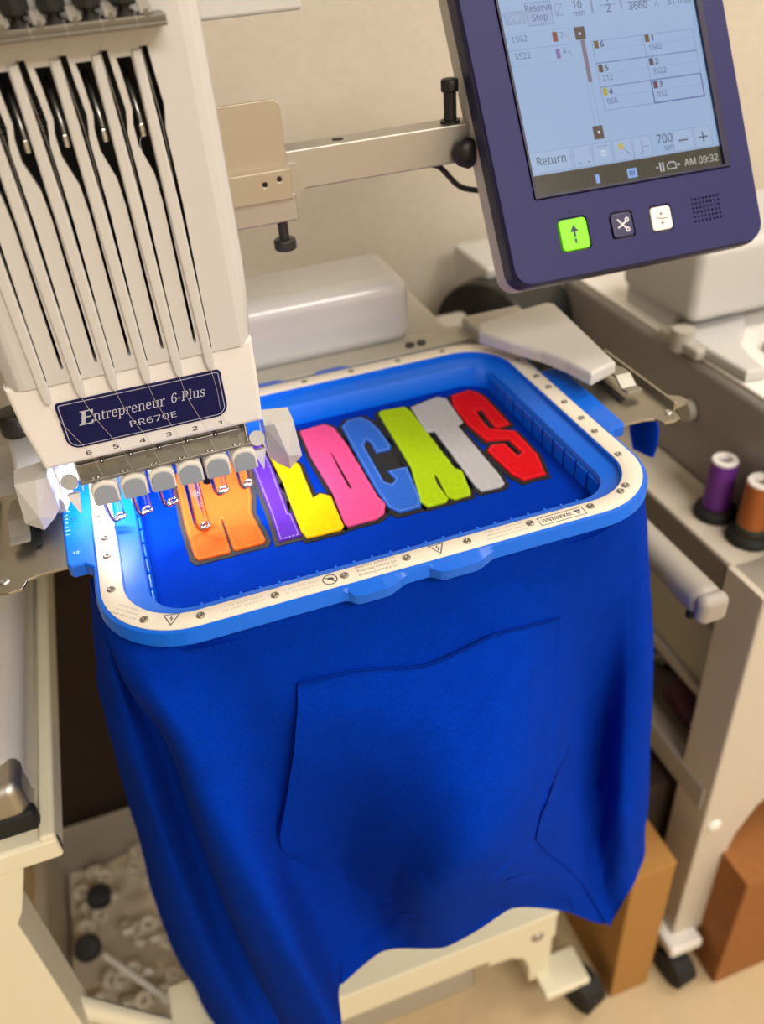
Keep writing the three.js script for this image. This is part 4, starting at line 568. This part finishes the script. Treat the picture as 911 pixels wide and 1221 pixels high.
{
  const ct = thing('equipment_cart', 'cream metal cart on casters to the right of the sweatshirt', 'cart');
  const X = 0.372, Z = 0.052, Y = -0.232;
  part('top_shelf', box(X, 1.0, Y - 0.022, Y, -0.56, Z, 0.003), M.cart, ct);
  part('side_rail', box(X - 0.001, X + 0.02, Y - 0.062, Y - 0.002, -0.56, Z - 0.056, 0.003), M.cartRailShaded, ct);
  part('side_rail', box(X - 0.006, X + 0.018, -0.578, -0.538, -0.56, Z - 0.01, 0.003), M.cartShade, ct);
  part('leg', [elev([[X - 0.004, Y], [X + 0.052, Y], [X + 0.050, -0.36], [X + 0.050, -0.52], [X + 0.045, -0.86], [X - 0.006, -0.86], [X - 0.004, -0.56]], Z - 0.055, Z, 0.003)], M.cart, ct);
  part('front_panel', [elev([[X + 0.045, -0.36], [X + 0.55, -0.36], [X + 0.55, -0.565], [X + 0.11, -0.57], [X + 0.075, -0.60], [X + 0.055, -0.645], [X + 0.045, -0.69]], Z - 0.03, Z - 0.002, 0.002)], M.cart, ct);
  part('bolt', new THREE.SphereGeometry(0.010, 16, 10).scale(1, 1, 0.5).translate(X + 0.012, -0.603, Z), M.white, ct);
  part('caster_fork', [box(X - 0.02, X + 0.03, -0.872, -0.852, Z - 0.03, Z + 0.02, 0.005), cyl([X + 0.01, -0.86, Z - 0.01], [X + 0.01, -0.85, Z - 0.01], 0.012)], M.white, ct);
  part('caster', cyl([X - 0.020, -0.903, Z + 0.018], [X + 0.008, -0.903, Z + 0.014], 0.027, 0.027, 28), M.rubber, ct);
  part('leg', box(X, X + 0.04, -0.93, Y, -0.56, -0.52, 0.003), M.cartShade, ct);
  part('leg', box(0.95, 0.99, -0.93, Y, Z - 0.05, Z - 0.01, 0.003), M.cart, ct);
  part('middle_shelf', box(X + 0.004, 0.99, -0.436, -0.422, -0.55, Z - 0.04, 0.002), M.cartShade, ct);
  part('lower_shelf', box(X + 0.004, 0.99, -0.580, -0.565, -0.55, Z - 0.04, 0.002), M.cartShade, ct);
}
// trays and small parts on the cart's inner shelf
{
  const tray = thing('storage_tray', 'grey plastic tray of small parts inside the right cart', 'tray');
  part('tray_wall', [box(0.382, 0.388, -0.418, -0.338, -0.42, -0.010, 0.002), box(0.382, 0.62, -0.418, -0.338, -0.016, -0.010, 0.002), box(0.382, 0.62, -0.418, -0.338, -0.42, -0.414, 0.002), box(0.614, 0.62, -0.418, -0.338, -0.42, -0.010, 0.002), box(0.382, 0.62, -0.421, -0.416, -0.42, -0.010, 0.001)], S(0xa8a594, 0.5), tray);
  const cols = [0x8a4a3a, 0x3a4046, 0xb9b2a6, 0x6a3f52, 0x2a2c30, 0xa88a6a, 0xc25a4a, 0x54606a];
  for (let i = 0; i < 24; i++) {
    const up = i % 2 === 0, x = up ? 0.415 + rnd() * 0.15 : 0.425 + rnd() * 0.10, z = -0.36 + (i / 24) * 0.33, y = up ? -0.388 + (i % 3) * 0.018 : -0.538, h = 0.03 + rnd() * 0.03;
    const sp = thing('thread_cone', up ? 'small wound thread cone heaped in the grey cart tray' : 'small wound thread cone lying on the lower cart shelf', 'thread', [x, y, z], rnd() * 6, up ? 'thread cones in the grey cart tray' : 'thread cones on the lower cart shelf');
    const rot = new THREE.Euler(1.2 + rnd(), 0, rnd());
    const g = lathe([[0, 0], [0.02, 0], [0.021, 0.004], [0.014, h], [0, h]], 18).applyMatrix4(new THREE.Matrix4().makeRotationFromEuler(rot));
    part('wound_thread', g, S(cols[i % cols.length], 0.7), sp);
    part('core', lathe([[0.004, -0.004], [0.009, -0.004], [0.009, h + 0.006], [0.004, h + 0.006]], 14).applyMatrix4(new THREE.Matrix4().makeRotationFromEuler(rot)), M.white, sp);
  }
}
// two thread spools on the cart
function spool(label, pos, cThread, r, h, cFoot) {
  const t = thing('thread_spool', label, 'thread spool', pos);
  part('base', lathe([[0, 0], [r * 1.55, 0], [r * 1.6, 0.003], [r * 1.45, 0.010], [r * 0.9, 0.012], [0, 0.012]], 36), M.rubber, t, 'black rubber seat');
  const pts = [[0.001, 0.010]]; for (let k = 0; k <= 40; k++) { const y = 0.012 + (h - 0.012) * k / 40; pts.push([r * (1.0 - 0.06 * k / 40) + 0.0005 * Math.sin(k * 2.1), y]); } pts.push([0.001, h]);
  part('wound_thread', lathe(pts, 40), new THREE.MeshPhysicalMaterial({ color: cThread, roughness: 0.45, sheen: 0.5, sheenColor: new THREE.Color(cThread) }), t);
  part('core', lathe([[0.004, h - 0.02], [0.0045, h + 0.004], [r * 0.85, h + 0.004], [r * 0.93, h + 0.002], [r * 0.93, h - 0.002], [0.004, h - 0.002]], 36), M.white, t, 'white core end');
  if (cFoot) part('tie_band', lathe([[r * 1.01, 0.013], [r * 1.05, 0.014], [r * 1.05, 0.018], [r * 1.01, 0.019]], 36), S(cFoot, 0.6), t);
  return t;
}
spool('purple thread spool with white core on a black seat', [0.4095, -0.232, -0.078], 0x6a2c8e, 0.0140, 0.066);
spool('copper brown thread spool with white core on a black seat', [0.4155, -0.232, -0.030], 0xa55c26, 0.0150, 0.068, 0x233a32);

// the second machine on the cart
{
  const m = thing('embroidery_machine', 'blurred off white machine standing on the right cart behind the spools', 'sewing machine');
  part('base', [box(0.430, 0.85, -0.2325, -0.100, -0.46, 0.03, 0.010)], M.baseShaded, m);
  part('bed', [box(0.50, 0.80, -0.101, -0.085, -0.16, 0.02, 0.006)], M.greyShell, m);
  part('lit_top', [box(0.436, 0.848, -0.101, -0.0965, -0.455, 0.024, 0.002)], M.white, m);  // pale slab added so the base top looks lit above its darkened side
  part('upper_housing', [box(0.440, 0.80, -0.075, 0.010, -0.34, -0.20, 0.012), box(0.45, 0.80, -0.10, -0.07, -0.34, -0.24, 0.004)], M.shell, m);
  part('thread_tree', [box(0.325, 0.47, -0.135, -0.078, -0.58, -0.47, 0.005), box(0.62, 0.70, 0.055, 0.118, -0.56, -0.52, 0.02)], M.shell, m);
  part('frame_arm', [plan([[0.436, -0.200], [0.455, -0.235], [0.500, -0.245], [0.522, -0.215], [0.500, -0.185], [0.474, -0.160], [0.464, -0.130], [0.460, -0.100], [0.438, -0.104], [0.436, -0.150]], -0.0965, -0.083, 0.004)], M.shell, m);
  part('hinge', [cyl([0.432, -0.098, -0.20], [0.432, -0.075, -0.20], 0.012), box(0.425, 0.45, -0.098, -0.085, -0.235, -0.165, 0.004)], M.greyShell, m);
  part('control_knob', cyl([0.428, -0.155, -0.165], [0.420, -0.155, -0.165], 0.012), M.greyShell, m);
  part('shaded_cavity', (() => { const s = new THREE.Shape(); s.moveTo(-0.10, 0); s.absarc(0, 0, 0.085, Math.PI, 0, true); s.lineTo(0.085, -0.06); s.lineTo(-0.10, -0.06); s.closePath(); return elev(s, 0, 0.10, 0.004).rotateY(-Math.PI / 2 + 0.5).translate(0.40, -0.175, -0.50); })(), M.darkMetal, m, 'dark curved block standing in for a shaded cavity at the back');  // dark solid put where the machine side only has a shaded hollow
  part('roller', cyl([0.53, -0.075, -0.11], [0.80, -0.075, -0.11], 0.032, 0.032, 28), S(0x7a6e60, 0.5), m);
}

// cardboard boxes; the two dark ones stand in for shade
const shadeCard = S(0x3a2c22, 0.9, 0, { map: cardTone });  // dark tone replacing shade under the table and the cart
function carton(label, x0, x1, y1, z0, z1, mat) {
  const t = thing('cardboard_box', label, 'box', [(x0 + x1) / 2, FLOOR, (z0 + z1) / 2]);
  const w = (x1 - x0) / 2, d = (z1 - z0) / 2, h = y1 - FLOOR;
  part('carton', box(-w, w, 0, h, -d, d, 0.003), mat, t);
  part('flap', [box(-w, w, h, h + 0.004, 0.002, d, 0.001), box(-w, w, h, h + 0.004, -d, -0.002, 0.001)], mat, t);
}
carton('ochre cardboard box behind the lower right corner of the sweatshirt', 0.268, 0.328, -0.63, -0.25, 0.066, M.card);
carton('brown cardboard box under the right cart beside its caster', 0.411, 0.70, -0.68, -0.3, 0.100, M.cardDark);
carton('dark brown cardboard box made tall to stand in for shade below the left top plate', -0.47, -0.19, -0.30, -0.60, -0.43, shadeCard);  // height extended to darken the shaded space under the table
carton('added dark box standing in for shade between the ochre box and the cart leg', 0.336, 0.405, -0.605, -0.40, -0.02, shadeCard);  // put in to darken the shadowed gap under the cart

// clear tote of bobbins under the stand
{
  const x0 = -0.45, x1 = 0.10, z0 = -0.40, z1 = -0.015, yr = -0.80;
  const t = thing('storage_tote', 'clear plastic tote on the floor below the stand', 'tote');
  part('tote_wall', [box(x0, x0 + 0.006, FLOOR, yr, z0, z1, 0.002), box(x1 - 0.006, x1, FLOOR, yr, z0, z1, 0.002), box(x0, x1, FLOOR, yr, z1 - 0.006, z1, 0.002), box(x0, x1, FLOOR, yr, z0, z0 + 0.006, 0.002), box(x0, x1, FLOOR, FLOOR + 0.006, z0, z1, 0.002)], M.totePlastic, t);
  part('tote_rim', [box(x0 - 0.012, x0 + 0.006, yr - 0.008, yr, z0, z1, 0.003), box(x1 - 0.006, x1 + 0.012, yr - 0.008, yr, z0, z1, 0.003), box(x0 - 0.012, x1 + 0.012, yr - 0.008, yr, z1 - 0.006, z1 + 0.012, 0.003)], M.totePlastic, t);
  single('packing_paper', (() => { const L = []; for (let i = 0; i < 12; i++) { const c = []; for (let j = 0; j < 9; j++) c.push([x0 + 0.012 + i / 11 * (x1 - x0 - 0.024), FLOOR + 0.030 + 0.02 * perlin.noise(i * 0.7, j * 0.9, 2), z0 + 0.01 + j / 8 * (z1 - z0 - 0.02)]); L.push(c); } return sheet(L, 50, 40, 0.001); })(), S(0xd6c8b0, 0.9), 'crumpled tan paper lining the clear tote', 'paper');
  const bob = thing('bobbin', 'small pale plastic bobbin lying loose in the clear tote', 'bobbin', [0, 0, 0], 0, 'loose bobbins in the clear tote');
  part('spool', lathe([[0.003, 0], [0.011, 0], [0.011, 0.0015], [0.005, 0.002], [0.005, 0.0095], [0.011, 0.010], [0.011, 0.0115], [0.003, 0.0115], [0.003, 0]], 22), S(0xd8cdb8, 0.4), bob);
  part('wound_thread', lathe([[0.005, 0.0022], [0.0095, 0.0024], [0.0098, 0.006], [0.0095, 0.0092], [0.005, 0.0094]], 20), S(0xe9e2d4, 0.7), bob);
  const spots = [[-0.337, -0.338], [-0.413, -0.335], [-0.403, -0.296], [-0.41, -0.265], [-0.399, -0.155], [-0.432, -0.168], [-0.37, -0.168], [-0.334, -0.235], [-0.351, -0.179], [-0.351, -0.126], [-0.297, -0.146], [-0.313, -0.208], [-0.311, -0.128], [-0.428, -0.138], [-0.384, -0.122], [-0.388, -0.34], [-0.352, -0.236]];
  for (let i = 0; i < 70; i++) spots.push([x0 + 0.03 + rnd() * 0.27, z0 + 0.03 + rnd() * 0.32]);
  for (let i = 0; i < 14; i++) spots.push([-0.1 + rnd() * 0.18, z0 + 0.2 + rnd() * 0.15]);
  spots.forEach(([x, z], i) => { let o = bob; if (i) { o = bob.clone(); o.name = numbered('bobbin'); scene.add(o); } o.position.set(x, FLOOR + 0.052 + rnd() * 0.012, z); o.rotation.set((rnd() - 0.5) * 2.4, rnd() * 6, (rnd() - 0.5) * 2.4); });
  const dk = thing('screw_cap', 'dark grey round screw cap, farther of two in the clear tote', 'cap', [-0.384, FLOOR + 0.068, -0.300]);
  part('cap', lathe([[0, 0], [0.017, 0], [0.018, 0.002], [0.017, 0.016], [0.014, 0.018], [0, 0.018]], 24), S(0x2e3338, 0.5), dk);
  part('grip', lathe([[0.018, 0.004], [0.0188, 0.005], [0.0188, 0.012], [0.018, 0.013]], 12), S(0x23282c, 0.5), dk);
  const d2 = dk.clone(); d2.name = numbered('screw_cap'); d2.userData = { label: 'dark grey round screw cap, nearer of two in the clear tote', category: 'cap' }; d2.position.set(-0.405, FLOOR + 0.066, -0.233); d2.rotation.set(0.4, 1, 0.2); scene.add(d2);
  const cloth = single('fabric_scrap', sheet([0, 1, 2, 3, 4].map((i) => [0, 1, 2, 3].map((j) => [-0.12 + i * 0.05, FLOOR + 0.075 + 0.02 * Math.sin(i * 2.1 + j), -0.12 + j * 0.032])), 24, 20, 0.003), S(0xc9a9a4, 0.9), 'pinkish folded fabric scrap in the clear tote under the rail', 'fabric');
  const ring = thing('cable_tie', 'long pale plastic strip lying across the bobbins', 'strip', [-0.345, FLOOR + 0.078, -0.16], 0.7);
  part('strip', box(-0.004, 0.004, 0, 0.004, -0.06, 0.06, 0.0015), M.white, ring); part('head', box(-0.007, 0.007, -0.001, 0.007, 0.055, 0.068, 0.002), M.white, ring);
}

renderer.render(scene, camera);
